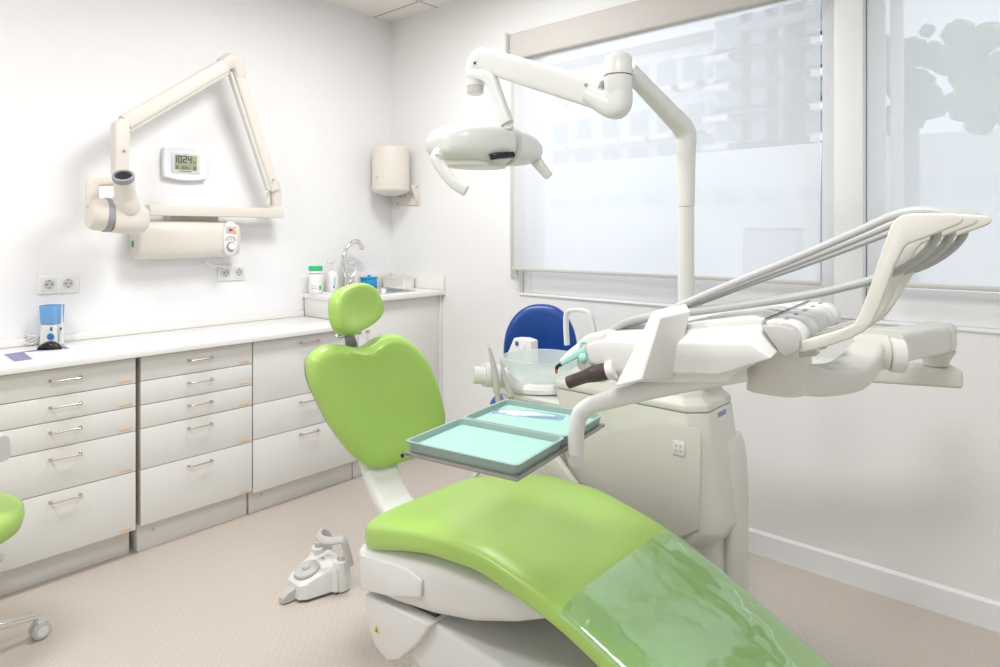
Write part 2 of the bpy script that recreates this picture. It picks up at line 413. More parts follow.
building(YB+14, bx(880)+1, bx(1040)+7, bz(900, 150)+1, 'low far building seen through the right blind below the trees', 'bld_wall2', [bz(900, 200)], [bx(900)+6, bx(900)+9, bx(900)+13], 1.4, 1.2, False)
def tree(x, y, z, s, label, n=75):
    t = thing('tree', label, 'tree', (x, y, -4))
    obj('trunk', tube([(x, y, -4), (x+.1, y, z-s), (x, y+.1, z)], [.28, .2, .12], 10), 'bld_roof', t)
    gs = []
    for i in range(n):
        c = V((x+random.uniform(-1, 1)*s, y+random.uniform(-1, 1)*s, z+random.uniform(-.8, .9)*s)); q = random.uniform(.10, .26)*s
        bm = bmesh.new(); bmesh.ops.create_icosphere(bm, subdivisions=3, radius=q)
        for v in bm.verts: v.co = v.co*(1+.35*noise.noise(v.co*3/q+c)) + c
        gs.append(frombm(bm))
    obj('foliage', gs, 'leafy', t)
p = PY(903, 85, 13.4); tree(p.x, 13.4, p.z, 1.1, 'grey-green tree seen through the right blind nearest the window post')
p = PY(1003, 85, 11.5); tree(p.x+.5, 10.5, p.z, .95, 'rounded tree seen through the right blind at the picture edge')
p = PY(829, 80, 9); tree(p.x, 9.0, p.z-.2, .28, 'small green treetop seen in the gap between blind and post', 10)
t = thing('street_fence', 'thin metal railing fence along the street below the apartment blocks', 'fence', (8, 12, -4))
x0 = PY(744, 233, 12).x; x1 = PY(802, 233, 12).x; za = PY(770, 262, 12).z; zb = PY(770, 228, 12).z
obj('rails', [box((x0, 11.98, zb-.05), (x1, 12.02, zb), .005), box((x0, 11.98, za), (x1, 12.02, za+.05), .005)] + [box((x0+(x1-x0)*i/18-.015, 11.985, za-.9), (x0+(x1-x0)*i/18+.015, 12.015, zb), .003) for i in range(19)], 'bld_roof', t)
p = PY(829, 262, 7); q = PY(829, 220, 7)
t = thing('fence_post', 'turquoise metal post seen in the gap between blind and window post', 'post', (p.x, 7, -4))  # turquoise fence post outside, carries no lamp
obj('post', box((p.x-.07, 6.93, -4), (p.x+.07, 7.07, q.z), .01), 'turquoise', t); obj('finial', blob((p.x, 7, q.z+.04), (.03, .03, .06)), 'turquoise', t)

# ------------------------------------------------------------------ left wall cabinets
FX = .475
LZ = .864
def zat(px, py, x=FX): return PX(px, py, x).z
def handle(y, z, par, x=FX):
    g = [tube([(x+.001, y-.05, z), (x+.022, y-.048, z), (x+.028, y-.043, z), (x+.028, y, z+.001), (x+.028, y+.043, z), (x+.022, y+.048, z), (x+.001, y+.05, z)], .0038, 10, 5),
         cyl((x+.0005, y-.05, z), .006, .003, (1, 0, 0), .001, 14), cyl((x+.0005, y+.05, z), .006, .003, (1, 0, 0), .001, 14)]
    return obj('handle', g, 'handle_metal', par)
def cabinet(y0, y1, seams, hz, label, plx, tags=True, plz=.145):
    t = thing('drawer_cabinet', label, 'cabinet', (.24, (y0+y1)/2, 0))
    obj('body', box((.012, y0+.002, plz), (FX-.021, y1-.002, .834), .001), 'carcass', t)
    pl = obj('plinth', box((.03, y0+.006, 0.0), (plx, y1-.003, plz-.001), .002), 'plinth', t)
    if plx > .41:
        obj('foot_screw', cyl((plx+.0005, y0+.07, .075), .006, .002, (1, 0, 0), .0005, 12), 'handle_metal', pl)
    for i in range(len(seams)-1):
        zt, zb = seams[i]-.0015, seams[i+1]+.0015
        d = obj('drawer', box((FX-.019, y0+.0025, zb), (FX, y1-.0025, zt), .0012), 'lam', t)
        handle((y0+y1)/2+.0, hz[i], d)
        if tags: obj('drawer_tag', box((FX+.0002, y1-.065, zb+.008), (FX+.0012, y1-.018, zb+.017), .0002), 'tag', d)
    return t
s1 = [.832] + [zat(70, y) for y in (393.7, 418.6, 444.8, 488, 551)]
yc1 = PX(67, 430, FX+.02).y; y11 = PX(136.3, 450, FX).y; y20 = PX(140.3, 450, FX).y; y21 = PX(252.6, 420, FX).y; y3c = PX(311, 400, FX+.02).y; y31 = 2*y3c-y21
cabinet(2*yc1-y11, y11, s1, [zat(67, y, FX+.028) for y in (380, 406, 431, 457.5, 500)], 'pale grey cabinet of five drawers at the left, below the water flosser', .405, plz=s1[-1]-.003)
s2 = [.832] + [zat(200, y) for y in (372, 394.5, 416.5, 455, 508)]
cabinet(y20, y21-.001, s2, [zat(200, y, FX+.028) for y in (359.8, 382, 404.3, 427, 464.7)], 'narrow pale grey cabinet of five drawers in the middle of the row', .425, plz=s2[-1]-.003)
s3 = [.832] + [zat(290, y) for y in (397, 431, 482)]
cabinet(y21+.001, y31, s3, [zat(311, y, FX+.028) for y in (342.2, 401, 433)], 'pale grey cabinet of three deep drawers behind the headrest', .425, tags=False, plz=s3[-1]-.003)
SZ = 1.0; SY = -.668; ys0 = y31+.004
t = thing('sink_cabinet', 'tall pale grey cupboard under the sink in the room corner', 'cabinet', (.24, -.3, 0))
obj('body', box((.012, ys0, .119), (FX-.021, -.022, .836), .001), 'carcass', t)
obj('riser', [box((.020, SY, LZ+.001), (FX-.02, SY+.018, SZ-.030), .001)], 'lam', t)
obj('plinth', box((.03, ys0, 0), (.425, -.022, .117), .002), 'plinth', t)
dd = obj('door', box((FX-.019, ys0, .122), (FX, -.024, SZ-.031), .0012), 'lam', t)
obj('knob', lathe([(0, 0), (.005, 0), (.004, .012), (.009, .018), (.008, .024), (0, .026)], (FX+.0005, PX(366, 331, FX).y, PX(366, 331, FX).z), 18, axis=(1, 0, 0)), 'handle_metal', dd)
obj('end_panel', box((.012, -.021, 0), (FX+.010, -.0015, SZ-.030), .001), 'lam', t)
o = obj('worktop', [box((.0015, 2*yc1-y11-.12, LZ-.026), (.51, SY-.002, LZ), .003), ], 'worktop'); tag(o, 'long white worktop over the drawer cabinets', 'worktop')
obj('upstand', box((.0015, 2*yc1-y11-.12, LZ+.001), (.018, SY-.002, LZ+.032), .002), 'backsplash', o)
# raised sink top with hole
HX0, HX1, HY0, HY1 = .12, .41, -.53, -.16
o = obj('sink_worktop', [box((.0015, SY-.004, SZ-.029), (HX0, -.0015, SZ), .002), box((HX1, SY-.004, SZ-.029), (.51, -.0015, SZ), .002),
                         box((HX0, SY-.004, SZ-.029), (HX1, HY0, SZ), .002), box((HX0, HY1, SZ-.029), (HX1, -.0015, SZ), .002)], 'worktop')
tag(o, 'raised white worktop around the sink in the corner', 'worktop')
obj('upstand', [box((.0015, SY-.004, SZ+.001), (.018, -.019, SZ+.092), .002), box((.0015, -.018, SZ+.001), (.51, -.0015, SZ+.092), .002)], 'backsplash', o)
hcx, hcy = (HX0+HX1)/2, (HY0+HY1)/2
t = thing('sink', 'stainless steel sink set in the raised corner worktop', 'sink', (hcx, hcy, SZ))
rim = []
for (ins, z) in ((-.02, SZ+.0005), (-.02, SZ+.003), (-.012, SZ+.004), (.004, SZ+.002), (.008, SZ-.026), (.03, SZ-.116), (.10, SZ-.130)):
    rim.append([V((x_+hcx, y_+hcy, z)) for x_, y_ in rrect(HX1-HX0-2*ins, HY1-HY0-2*ins, .05)])
obj('basin', loft(rim, cap=False), 'steel', t); obj('drain', cyl((hcx, hcy, SZ-.131), .03, .003), 'chrome', t)
# faucet
fb = PZ(350, 289, 1.017); fb = V((.10, PX(346.5, 285, .10).y, SZ+.001))
t = thing('faucet', 'tall chrome swan-neck faucet behind the green headrest', 'faucet', fb)
def fz(px, py): return PX(px, py, .10)
obj('body', [cyl(fb, .026, .012), cyl(fb+V((0, 0, .012)), .021, .075, b=.004)], 'chrome', t)
sp = [fb+V((0, 0, .07)), fz(344, 268), fz(344, 256), fz(349, 245), fz(356, 241.5), fz(361, 245), fz(362, 248.5)]
obj('spout', [tube(sp, [.018, .017, .015, .0145, .014, .014, .014], 14), tube([fz(361.5, 246), fz(362, 250)], .017, 14, smooth=False)], 'chrome', t)
obj('lever', tube([fb+V((.01, .015, .06)), fz(350, 279), fz(356.5, 271.5)], [.009, .006, .0045], 10), 'chrome', t)
# tub of wipes
def onctr(px, x): # point on the raised top under a pixel column
    p_ = PX(px, 285, x); return V((x, p_.y, SZ+.001))
p = onctr(315.5, .10)
t = thing('wipes_tub', 'white tub of wipes with a green lid, leftmost on the sink worktop', 'tub', p)
obj('body', lathe([(0, 0), (.036, 0), (.038, .004), (.038, .125), (.034, .132), (0, .132)], p, 28), 'white_label', t)
obj('lid', lathe([(0, .133), (.039, .133), (.040, .136), (.040, .154), (.037, .158), (0, .158)], p, 28), 'label_green', t)
def wraplabel(c, r, a0, a1, z0, z1, m_, par, name='label_band'):
    g = quadgrid(lambda u, v: V((c.x+r*math.cos(a0+(a1-a0)*u), c.y+r*math.sin(a0+(a1-a0)*u), c.z+z0+(z1-z0)*v)), 10, 1)
    return obj(name, g, m_, par)
A0 = math.atan2(CAM.y-p.y, CAM.x-p.x)
wraplabel(p, .0384, A0-1.0, A0+1.0, .112, .118, 'text_mid', t)
wraplabel(p, .0384, A0-.9, A0+.2, .044, .046, 'pink', t); wraplabel(p, .0384, A0+.55, A0+.95, .02, .045, 'label_green', t)
wraplabel(p, .0384, A0-.7, A0+.3, .03, .033, 'text_mid', t)
def pump(px, x, rad, h, label, m_='white_label', tall=.03):
    p = onctr(px, x)
    t = thing('soap_bottle', label, 'bottle', p)
    obj('body', loft([disc_profile_ring((p.x, p.y), rad*a, rad*b_, p.z+z_, 28, 3) for a, b_, z_ in ((.9, .9, 0), (1, 1, .006), (1, 1, h*.80), (.8, .8, h*.93), (.35, .35, h), (.33, .33, h+.008))]), m_, t)
    obj('pump_head', [cyl((p.x, p.y, p.z+h+.008), .011, .014), cyl((p.x, p.y, p.z+h+.022), .004, tall), box((p.x-.012, p.y-.035, p.z+h+.02+tall), (p.x+.012, p.y+.012, p.z+h+.033+tall), .004)], 'white', t)
    return t, p
t, p = pump(332, .075, .034, .12, 'white pump bottle of hand gel beside the green-lidded tub')
A0 = math.atan2(CAM.y-p.y, CAM.x-p.x)
for zz, hh in ((.08, .004), (.068, .004), (.056, .004), (.045, .003)): wraplabel(p, .0352, A0+.05, A0+.7, zz, zz+hh, 'text_teal', t)
obj('logo', cyl(V((p.x, p.y, p.z+.030))+V((math.cos(A0+.25), math.sin(A0+.25), 0))*.0342, .008, .0015, (math.cos(A0+.25), math.sin(A0+.25), 0), .0004, 18), 'text_blue', t)
t, p = pump(354, .045, .026, .105, 'pale pump bottle behind the faucet lever', 'clearbox', .03)
# blue covered pot
p = PZ(368.5, 287, 1.0165); p = V((.16, PX(368.5, 285, .16).y, 1.0195))
p = V((.075, PX(369, 285, .075).y, SZ+.001))
t = thing('lidded_pot', 'small bright blue square pot with lid beside the sink', 'container', p)
Mp = Mrot(p, R(10))
obj('pot', box((-.034, -.040, 0), (.034, .040, .062), .005, M=Mp), 'blue_plastic', t)
obj('lid', [box((-.037, -.044, .0625), (.037, .044, .073), .003, M=Mp), box((-.008, -.008, .0735), (.008, .008, .086), .003, M=Mp)], 'blue_plastic', t)
# white dish rack box
p0 = PZ(385, 285, 1.02)
t = thing('storage_tray', 'low cream plastic box on the worktop against the corner upstand', 'box', (.155, -.074, SZ+.001))
Mp = Mrot((.155, -.074, SZ+.0012))
def openbox(lx, ly, h_, th_, fl, M_):
    o_ = [V((x_, y_, z_)) for z_, s_ in ((0, fl), ) for x_, y_ in rrect(lx*s_, ly*s_, .015)]
    rings = []
    for s_, z_, ins in ((fl, 0, 0), (1, h_, 0), (1.03, h_, 0), (1.03, h_+.004, 0), (1, h_+.004, th_), (fl, th_, th_*1.2)):
        rings.append([M_ @ V((x_, y_, z_)) for x_, y_ in rrect(lx*s_-2*ins, ly*s_-2*ins, .014)])
    return loft(rings)
obj('tray_body', openbox(.215, .098, .060, .004, .96, Mp), 'clearbox', t)

# ------------------------------------------------------------------ things on the low worktop
def onlow(px, x): return V((x, PX(px, 350, x).y, LZ+.001))
p = onlow(52, .075)
t = thing('water_flosser', 'white water flosser with a translucent blue tank on the worktop', 'water flosser', p)
Mp = Mrot(p, R(-41))
# local x toward room front: face is +Y-rotated; build with local -y as front
Mf = Mrot(p, YAW) @ Matrix.Diagonal((.82, .82, .93, 1))
obj('base', loft([[Mf @ V((x_, y_, z_)) for x_, y_ in rrect(w_, d_, .018)] for w_, d_, z_ in ((.086, .08, 0), (.09, .085, .006), (.086, .08, .06), (.082, .072, .098))]), 'white', t)
obj('tank', loft([[Mf @ V((x_, y_, z_)) for x_, y_ in rrect(w_, d_, .016)] for w_, d_, z_ in ((.078, .068, .099), (.086, .076, .104), (.092, .084, .182), (.092, .084, .186), (.088, .080, .186), (.078, .07, .110))]), 'tank_blue', t)
kn = obj('dial', cyl(Mf @ V((.024, -.040, .045)), .0145, .010, Mf.to_3x3() @ V((0, -1, 0)), .003), 'knob_blue', t)
obj('switch', blob(Mf @ V((.024, -.041, .080)), (.005, .005, .009)), 'knob_blue', t)
obj('wand_holder', [tube([Mf @ V((.056, -.010, .01)), Mf @ V((.058, -.010, .085))], [.009, .006], 12, smooth=False), tube([Mf @ V((.058, -.010, .085)), Mf @ V((.059, -.01, .15)), Mf @ V((.059, -.01, .19))], [.004, .002, .0015], 8)], 'white', t)
obj('wand_button', blob(Mf @ V((.0585, -.018, .078)), (.005, .004, .007)), 'knob_blue', t)
# cable bundle
g = []
for k in range(5):
    q0 = Mf @ V((-.052, -.01, .01)); pts = []
    for i in range(9):
        a = 2*PI*i/8+k*.6; pts.append(Mf @ V((-.098+.038*math.cos(a), -.02+.020*math.sin(a)+.004*k, .010+.014*(1+math.sin(a+k))+.003*k)))
    g.append(tube(pts, .0026, 6, 4))
o = obj('power_cable', g, 'white'); tag(o, 'bundled white power cable lying beside the water flosser', 'cable')
# mouse-shaped black device
p = onlow(49.5, .20)
t = thing('computer_mouse', 'black rounded mouse lying in front of the water flosser', 'mouse', p)
Mm = Mrot(p+V((0, 0, .0)), YAW+R(8))
rr = []
for i in range(13):
    u_ = i/12; x_ = -.045+.09*u_; hw = .026*(math.sin(PI*min(.97, max(.03, u_*.93+.05)))**.6)*(.62+.5*u_); hh = .032*math.sin(PI*min(.97, max(.03, u_*.85+.1)))**.7*(.75+.3*u_)
    rr.append([Mm @ V((x_, hw*math.cos(a), max(.0005, hh*.62+hh*.62*math.sin(a)))) for a in [2*PI*j/20 for j in range(20)]])
obj('shell', loft(rr), 'black', t)
# leaflets
a1 = V((.20, PX(5, 350, .20).y, LZ+.001)); 
def sheet(corners, z, m_, name='cover', par=None, th=.001):
    return obj(name, prism([V((c_[0], c_[1], z)) for c_ in corners], (0, 0, th), 0), m_, par)
t = thing('leaflet', 'white leaflet with purple panels lying on the left end of the worktop', 'leaflet', (.22, -2.05, LZ))
cn = [PZ(px, py, LZ+.001) for px, py in ((2, 355), (13, 362), (80, 353), (70, 345))]
sheet([(c_.x, c_.y) for c_ in cn], LZ+.0005, 'white_label', 'page', t)
cn = [PZ(px, py, LZ+.002) for px, py in ((4, 354.5), (14, 361.5), (33, 359), (24, 352.5))]
sheet([(c_.x, c_.y) for c_ in cn], LZ+.0017, 'purple', 'printed_panel', t, .0005)
cn = [PZ(px, py, LZ+.002) for px, py in ((4, 354.3), (24, 352.3), (70, 348.5), (64, 345.5))]
sheet([(c_.x, c_.y) for c_ in cn], LZ+.0017, 'purple', 'printed_band', t, .0004)

# sockets (double Schuko)
def socket(y, z, label):
    t = thing('wall_socket', label, 'socket', (.0, y, z), group=None)
    obj('plate', box((.0008, y-.078, z-.042), (.010, y+.078, z+.042), .004), 'white_label', t)
    for k in (-1, 1):
        yy = y+k*.036
        ins = obj('outlet', [box((.0102, yy-.030, z-.030), (.013, yy+.030, z+.030), .002)], 'white', t)
        obj('recess', lathe([(.021, 0), (.0205, .0012), (.0185, .0008), (0, .0008)], (.0131, yy, z), 24, axis=(1, 0, 0)), 'lightgrey', ins)
        obj('contacts', [cyl((.0142, yy-.0095, z), .0030, .001, (1, 0, 0), .0003, 10), cyl((.0142, yy+.0095, z), .0030, .001, (1, 0, 0), .0003, 10),
                         box((.0142, yy-.003, z+.014), (.0152, yy+.003, z+.0175), .0003), box((.0142, yy-.003, z-.0175), (.0152, yy+.003, z-.014), .0003)], 'black', ins)
    return t
socket(-1.897, 1.124, 'white double wall socket above the water flosser')
socket(-1.10, 1.138, 'white double wall socket just below the X-ray control box')

# clock
cy, cz = -1.353, 1.700
t = thing('wall_clock', 'white digital wall clock showing 10:24 inside the X-ray arm triangle', 'clock', (0, cy, cz))
def onwall(pts, x0): return [V((x0, cy+a, cz+b_)) for a, b_ in pts]
def barrel(w_, h_, bulge, n=12):
    out = []
    for i in range(n): u_ = -1+2*i/n; out.append((w_/2*u_, h_/2+bulge*(1-u_*u_)))
    for i in range(n): u_ = 1-2*i/n; out.append((w_/2, h_/2*u_)) if i == 0 else out.append((w_/2+bulge*.4*(1-u_*u_), h_/2*u_))
    for i in range(n): u_ = 1-2*i/n; out.append((w_/2*u_, -h_/2-bulge*(1-u_*u_)))
    for i in range(n): u_ = -1+2*i/n; out.append((-w_/2-bulge*.4*(1-u_*u_), h_/2*u_))
    return out
o1 = barrel(.212, .150, .012); n_ = len(o1)
rings = [[V((x_, cy+a*s_, cz+b_*s_)) for a, b_ in o1] for x_, s_ in ((.001, .97), (.02, 1.0), (.026, .98), (.030, .93), (.026, .72), (.026, .1))]
obj('case', loft(rings), 'clock_white', t)
sc_ = obj('bezel', box((.0262, cy-.070, cz-.050), (.029, cy+.070, cz+.052), .003), 'clock_bezel', t)
lc = obj('screen', box((.0291, cy-.054, cz-.032), (.0300, cy+.056, cz+.043), .001), 'lcd', sc_)
def seg7(s, y0, z0, w_, h_, th_, x_, gap):
    S = {'0': 'abcdef', '1': 'bc', '2': 'abged', '4': 'fgbc', '3': 'abgcd', '8': 'abcdefg', '7': 'abc', '5': 'afgcd', '9': 'abcdfg', '6': 'afgedc'}
    out = []
    for ch in s:
        for k_ in S.get(ch, ''):
            hw_ = w_; e = {'a': (0, h_-th_, hw_, h_), 'g': (0, h_/2-th_/2, hw_, h_/2+th_/2), 'd': (0, 0, hw_, th_), 'f': (0, h_/2, th_, h_), 'b': (hw_-th_, h_/2, hw_, h_), 'e': (0, 0, th_, h_/2), 'c': (hw_-th_, 0, hw_, h_/2)}[k_]
            out.append(box((x_, y0+e[0], z0+e[1]), (x_+.0005, y0+e[2], z0+e[3]), 0))
        y0 += w_+gap
    return out
obj('digits', seg7('1', cy-.060, cz+.003, .018, .036, .0048, .0302, 0)+seg7('024', cy-.037, cz+.003, .018, .036, .0048, .0302, .0055)+seg7('51', cy+.036, cz+.003, .006, .014, .002, .0302, .003)
    + seg7('8', cy-.046, cz-.028, .008, .016, .0022, .0302, .003)+seg7('0201', cy-.018, cz-.028, .007, .014, .002, .0302, .003)+seg7('8', cy+.040, cz-.028, .009, .016, .0022, .0302, .003), 'lcd_dark', lc, flat=True)
obj('logo_strip', [box((.0291, cy-.032, cz-.041), (.0296, cy+.028, cz-.037), 0), box((.0291, cy-.012, cz+.046), (.0294, cy+.010, cz+.0475), 0)], 'text_dark', sc_, flat=True)

# ------------------------------------------------------------------ X-ray unit on the left wall
t = thing('xray_unit', 'cream wall-mounted dental X-ray unit with folded triangular arm', 'X-ray machine', (0, -1.3, 1.2))
XA = .20
def xa(px, py, x=XA): return PX(px, py, x)
U = V((1, 0, 0))
# control box: rounded horizontal drum
cb0 = PX(134, 239, .07); cb1 = PX(228, 242, .07)
yb0, yb1, zb = cb0.y, cb1.y, 1.318
prof = []
def drum(y, sx, sz): return [V((.004+ (.066+.064*sx*math.copysign(abs(math.cos(a))**.75, math.cos(a))), y, zb+.094*sz*math.copysign(abs(math.sin(a))**.75, math.sin(a)))) for a in [2*PI*(i+.5)/32 for i in range(32)]]
obj('control_box', loft([drum(yb0, .88, .90), drum(yb0+.006, .97, .97), drum(yb0+.012, 1, 1), drum(yb1-.12, 1, 1), drum(yb1-.115, .985, .985), drum(yb1-.02, .99, .99), drum(yb1+.02, .9, .96), drum(yb1+.045, .7, .86), drum(yb1+.055, .4, .7)]), 'xcream', t)
pc = V((.137, yb1-.022, zb+.004))
oval = [(a*.052*.68, b_*.088) for a, b_ in [(math.copysign(abs(math.cos(q_))**.8, math.cos(q_)), math.copysign(abs(math.sin(q_))**.8, math.sin(q_))) for q_ in [2*PI*i/28 for i in range(28)]]]
pn = obj('control_panel', prism([V((pc.x-.012, pc.y+a, pc.z+b_)) for a, b_ in oval], (.022, 0, 0), .003), 'clock_white', t)
obj('display', box((pc.x+.0105, pc.y-.026, pc.z+.026), (pc.x+.012, pc.y+.026, pc.z+.062), .002), 'lightgrey', pn)
obj('led', box((pc.x+.0122, pc.y-.012, pc.z+.036), (pc.x+.0128, pc.y+.008, pc.z+.050), .0003), 'redled', pn)
obj('warning_mark', cyl((pc.x+.0122, pc.y+.020, pc.z+.030), .0095, .001, (1, 0, 0), .0003), 'orange', pn)
obj('button_band', prism([V((pc.x+.0105, pc.y+.030*math.cos(a), pc.z-.008+.022*math.sin(a))) for a in [PI*i/12 for i in range(13)]]+[V((pc.x+.0105, pc.y+.024*math.cos(a), pc.z-.014+.018*math.sin(a))) for a in [PI*(12-i)/12 for i in range(13)]], (.001, 0, 0), 0), 'lightgrey', pn)
for k in (-1, 0, 1): obj('button', cyl((pc.x+.0105, pc.y+k*.014, pc.z-.004-abs(k)*.003), .004, .002, (1, 0, 0), .0005, 14), 'orange', pn)
obj('dial', [lathe([(0, 0), (.026, 0), (.026, .004), (.020, .006), (0, .006)], (pc.x+.0102, pc.y, pc.z-.042), 28, axis=(1, 0, 0)) if False else cyl((pc.x+.0102, pc.y, pc.z-.042), .0245, .004, (1, 0, 0), .001)], 'grey_plastic', pn)
obj('dial_knob', cyl((pc.x+.0145, pc.y, pc.z-.042), .018, .014, (1, 0, 0), .003), 'clock_white', pn)
obj('power_switch', box((.05, yb0-.006, zb-.035), (.066, yb0+.004, zb-.005), .002), 'label_green', t)
obj('cable', tube([(.05, yb1-.12, zb-.085), (.05, yb1-.09, zb-.125), (.055, yb1-.03, zb-.14), (.045, yb1+.0, zb-.15), (.034, yb1-.005, zb-.165)], .006, 8), 'white', t)
# bar
b0 = PX(147, 212, .10); b1 = PX(281, 213, .10)
obj('wall_bar', box((.072, b0.y, 1.433), (.135, b1.y, 1.485), .004), 'xcream', t)
obj('wall_bracket', box((.001, b0.y+.12, 1.39), (.071, b0.y+.36, 1.475), .006), 'xcream', t)
# riser and two arms
obj('lower_knuckle', [bar([xa(276, 206, .11), xa(275, 190, .12), xa(273, 183, .13)], .055, .055, U, 4), tube([xa(268, 204, .11), xa(269, 193, .11)], .012, 10, smooth=False)], 'xcream', t)
obj('rear_arm', bar([xa(274, 190, .13), xa(235, 66, .16)], .058, .055, U, 1, False), 'xcream', t)
obj('rear_arm_rail', bar([xa(268, 190, .13), xa(229.5, 72, .16)], .020, .035, U, 1, False), 'cream', t)
obj('upper_knuckle', bar([xa(240, 76, .16), xa(237, 66, .17), xa(231, 61, .18), xa(222, 65, .19)], [.06, .075, .078, .062], .06, U, 6), 'xcream', t)
obj('front_arm', bar([xa(224, 66, .19), xa(125, 123, .20)], .072, .06, U, 1, False), 'xcream', t)
obj('front_arm_rail', bar([xa(227, 73, .19), xa(129, 131, .20)], .020, .035, U, 1, False), 'cream', t)
obj('front_knuckle', prism([xa(110.5, 124, .175), xa(117, 119, .175), xa(125, 122, .175), xa(126, 130, .175), xa(124.5, 173.5, .175), xa(110, 173.5, .175)], (.06, 0, 0), .008, 3), 'xcream', t)
for (px, py, xx) in ((228.5, 69.5, .205), (273, 180, .17), (124, 151, .237)):
    obj('bolt', cyl(xa(px, py, xx), .006, .004, (1, 0, 0), .001, 12), 'grey_plastic', t)
# yoke and tube head
yk = [xa(127, 180, .24), xa(112, 180, .24), xa(99, 180.5, .24), xa(93, 183.5, .24), xa(92, 190, .24), xa(92, 206, .24)]
obj('yoke', [bar(yk, [.05]*6, .035, U, 6), bar([xa(117.5, 172, .205), xa(117.5, 180, .22)], .05, .04, U, 1, False)], 'xcream', t)
hc0 = xa(87.5, 213.5, .24); hc1 = xa(101, 215.5, .24); hc2 = xa(146, 218, .24)
hr = .072
ax = (hc2-hc0).normalized()
L_ = (hc2-hc0).length
obj('tube_head', lathe([(0, 0), (hr*.55, 0), (hr*.82, .006), (hr*.95, .02), (hr*.98, .05), (hr*.98, .062), (0, .062)], hc0, 32, axis=ax), 'xcream', t)
obj('angle_ring', lathe([(0, .0625), (hr*1.03, .0625), (hr*1.04, .066), (hr*1.04, .082), (hr*1.02, .086), (0, .086)], hc0, 32, axis=ax), 'tube_grey', t)
def hsec(s_, rx_, rz_, ex_=3): 
    c_ = hc0+ax*s_ + V((0, 0, -.004)); return [c_ + V((1, 0, 0))*(rx_*math.copysign(abs(math.cos(a))**(2/ex_), math.cos(a))) + V((0, 0, 1))*(rz_*math.copysign(abs(math.sin(a))**(2/ex_), math.sin(a))) for a in [2*PI*(i+.5)/32 for i in range(32)]]
obj('head_body', loft([hsec(.087, hr*.95, hr*.95), hsec(.10, hr, hr*1.02), hsec(L_-.06, hr, hr*1.02), hsec(L_-.02, hr*.88, hr*.86), hsec(L_, hr*.6, hr*.6)]), 'xcream', t)
cn0 = xa(127, 208, .27); cn1 = xa(123.5, 178, .36)
cd = (cn1-cn0).normalized(); cl = (cn1-cn0).length
cone = obj('cone', lathe([(0, 0), (.056, 0), (.052, .045), (.046, .055), (.042, .07), (.040, cl), (0, cl)], cn0, 28, axis=cd), 'xcream', t)
obj('cone_rim', lathe([(.036, cl-.02), (.0425, cl-.004), (.0435, cl+.002), (.043, cl+.014), (.034, cl+.016), (.032, cl+.004), (.0, cl+.003)], cn0, 28, axis=cd), 'tube_grey', cone)
obj('cone_mouth', cyl(cn0+cd*(cl+.0065), .031, .004, cd, .0005), 'black', cone)

# ------------------------------------------------------------------ paper dispenser
c = V((.155, -.135, 0))
t = thing('paper_dispenser', 'cream round paper towel dispenser on the back wall by the corner', 'dispenser', (c.x, 0, 1.53))
zt_, zb_ = PY(391, 145, -.2).z, PY(391, 193, -.2).z
obj('drum', lathe([(0, zb_+.05), (.118, zb_+.05), (.119, zb_+.056), (.117, zt_-.03), (.113, zt_-.008), (.103, zt_), (0, zt_)], (c.x, c.y, 0), 40), 'xcream', t)
obj('lower_ring', lathe([(0, zb_-.012), (.04, zb_-.01), (.10, zb_+.006), (.118, zb_+.018), (.121, zb_+.024), (.121, zb_+.045), (.117, zb_+.049), (0, zb_+.049)], (c.x, c.y, 0), 40), 'xcream', t)
br = obj('bracket', [box((c.x-.10, -.012, 1.53), (c.x+.125, -.0015, 1.66), .003),
                box((c.x-.05, -.05, 1.575), (c.x-.042, -.012, zb_+.03), .001), box((c.x+.0, -.05, 1.575), (c.x+.008, -.012, zb_+.03), .001), box((c.x+.05, -.05, 1.575), (c.x+.058, -.012, zb_+.03), .001),
                prism([(c.x+.10, -.012, 1.55), (c.x+.10, -.012, zb_+.07), (c.x+.10, -.06, zb_+.05)], (.006, 0, 0), 0)], 'xcream', t)
for x_, z_ in ((c.x-.085, 1.545), (c.x+.11, 1.545), (c.x+.11, 1.645)): obj('screw', cyl((x_, -.0125, z_), .005, .002, (0, -1, 0), .0005, 10), 'screwdot', br)
aa = math.atan2(CAM.y-c.y, CAM.x-c.x)-.85
wr = quadgrid(lambda u, v: V((c.x+.1195*math.cos(aa+.14*u), c.y+.1195*math.sin(aa+.14*u), zb_+.085+.007*v+.010*math.sin(u*2.2))), 8, 1)
obj('logo', wr, 'text_mid', t)

# ------------------------------------------------------------------ dental chair
CY_ = -1.395
t = thing('dental_chair', 'lime green dental chair with white base in the middle of the room', 'dental chair', (2.1, CY_, 0))
def interp(tab, x):
    # smooth curve through the table (finite-difference tangents)
    if x <= tab[0][0]: return list(tab[0][1:])
    if x >= tab[-1][0]: return list(tab[-1][1:])
    for i in range(len(tab)-1):
        a, b_ = tab[i], tab[i+1]
        if x <= b_[0]:
            h = b_[0]-a[0]; u_ = (x-a[0])/h; out = []
            for k in range(1, len(a)):
                d = (b_[k]-a[k])/h
                d0 = (a[k]-tab[i-1][k])/(a[0]-tab[i-1][0]) if i else d
                d1 = (tab[i+2][k]-b_[k])/(tab[i+2][0]-b_[0]) if i+2 < len(tab) else d
                m0 = 0 if d0*d <= 0 else 2*d0*d/(d0+d); m1 = 0 if d1*d <= 0 else 2*d1*d/(d1+d)
                out.append((2*u_**3-3*u_*u_+1)*a[k]+(u_**3-2*u_*u_+u_)*h*m0+(-2*u_**3+3*u_*u_)*b_[k]+(u_**3-u_*u_)*h*m1)
            return out
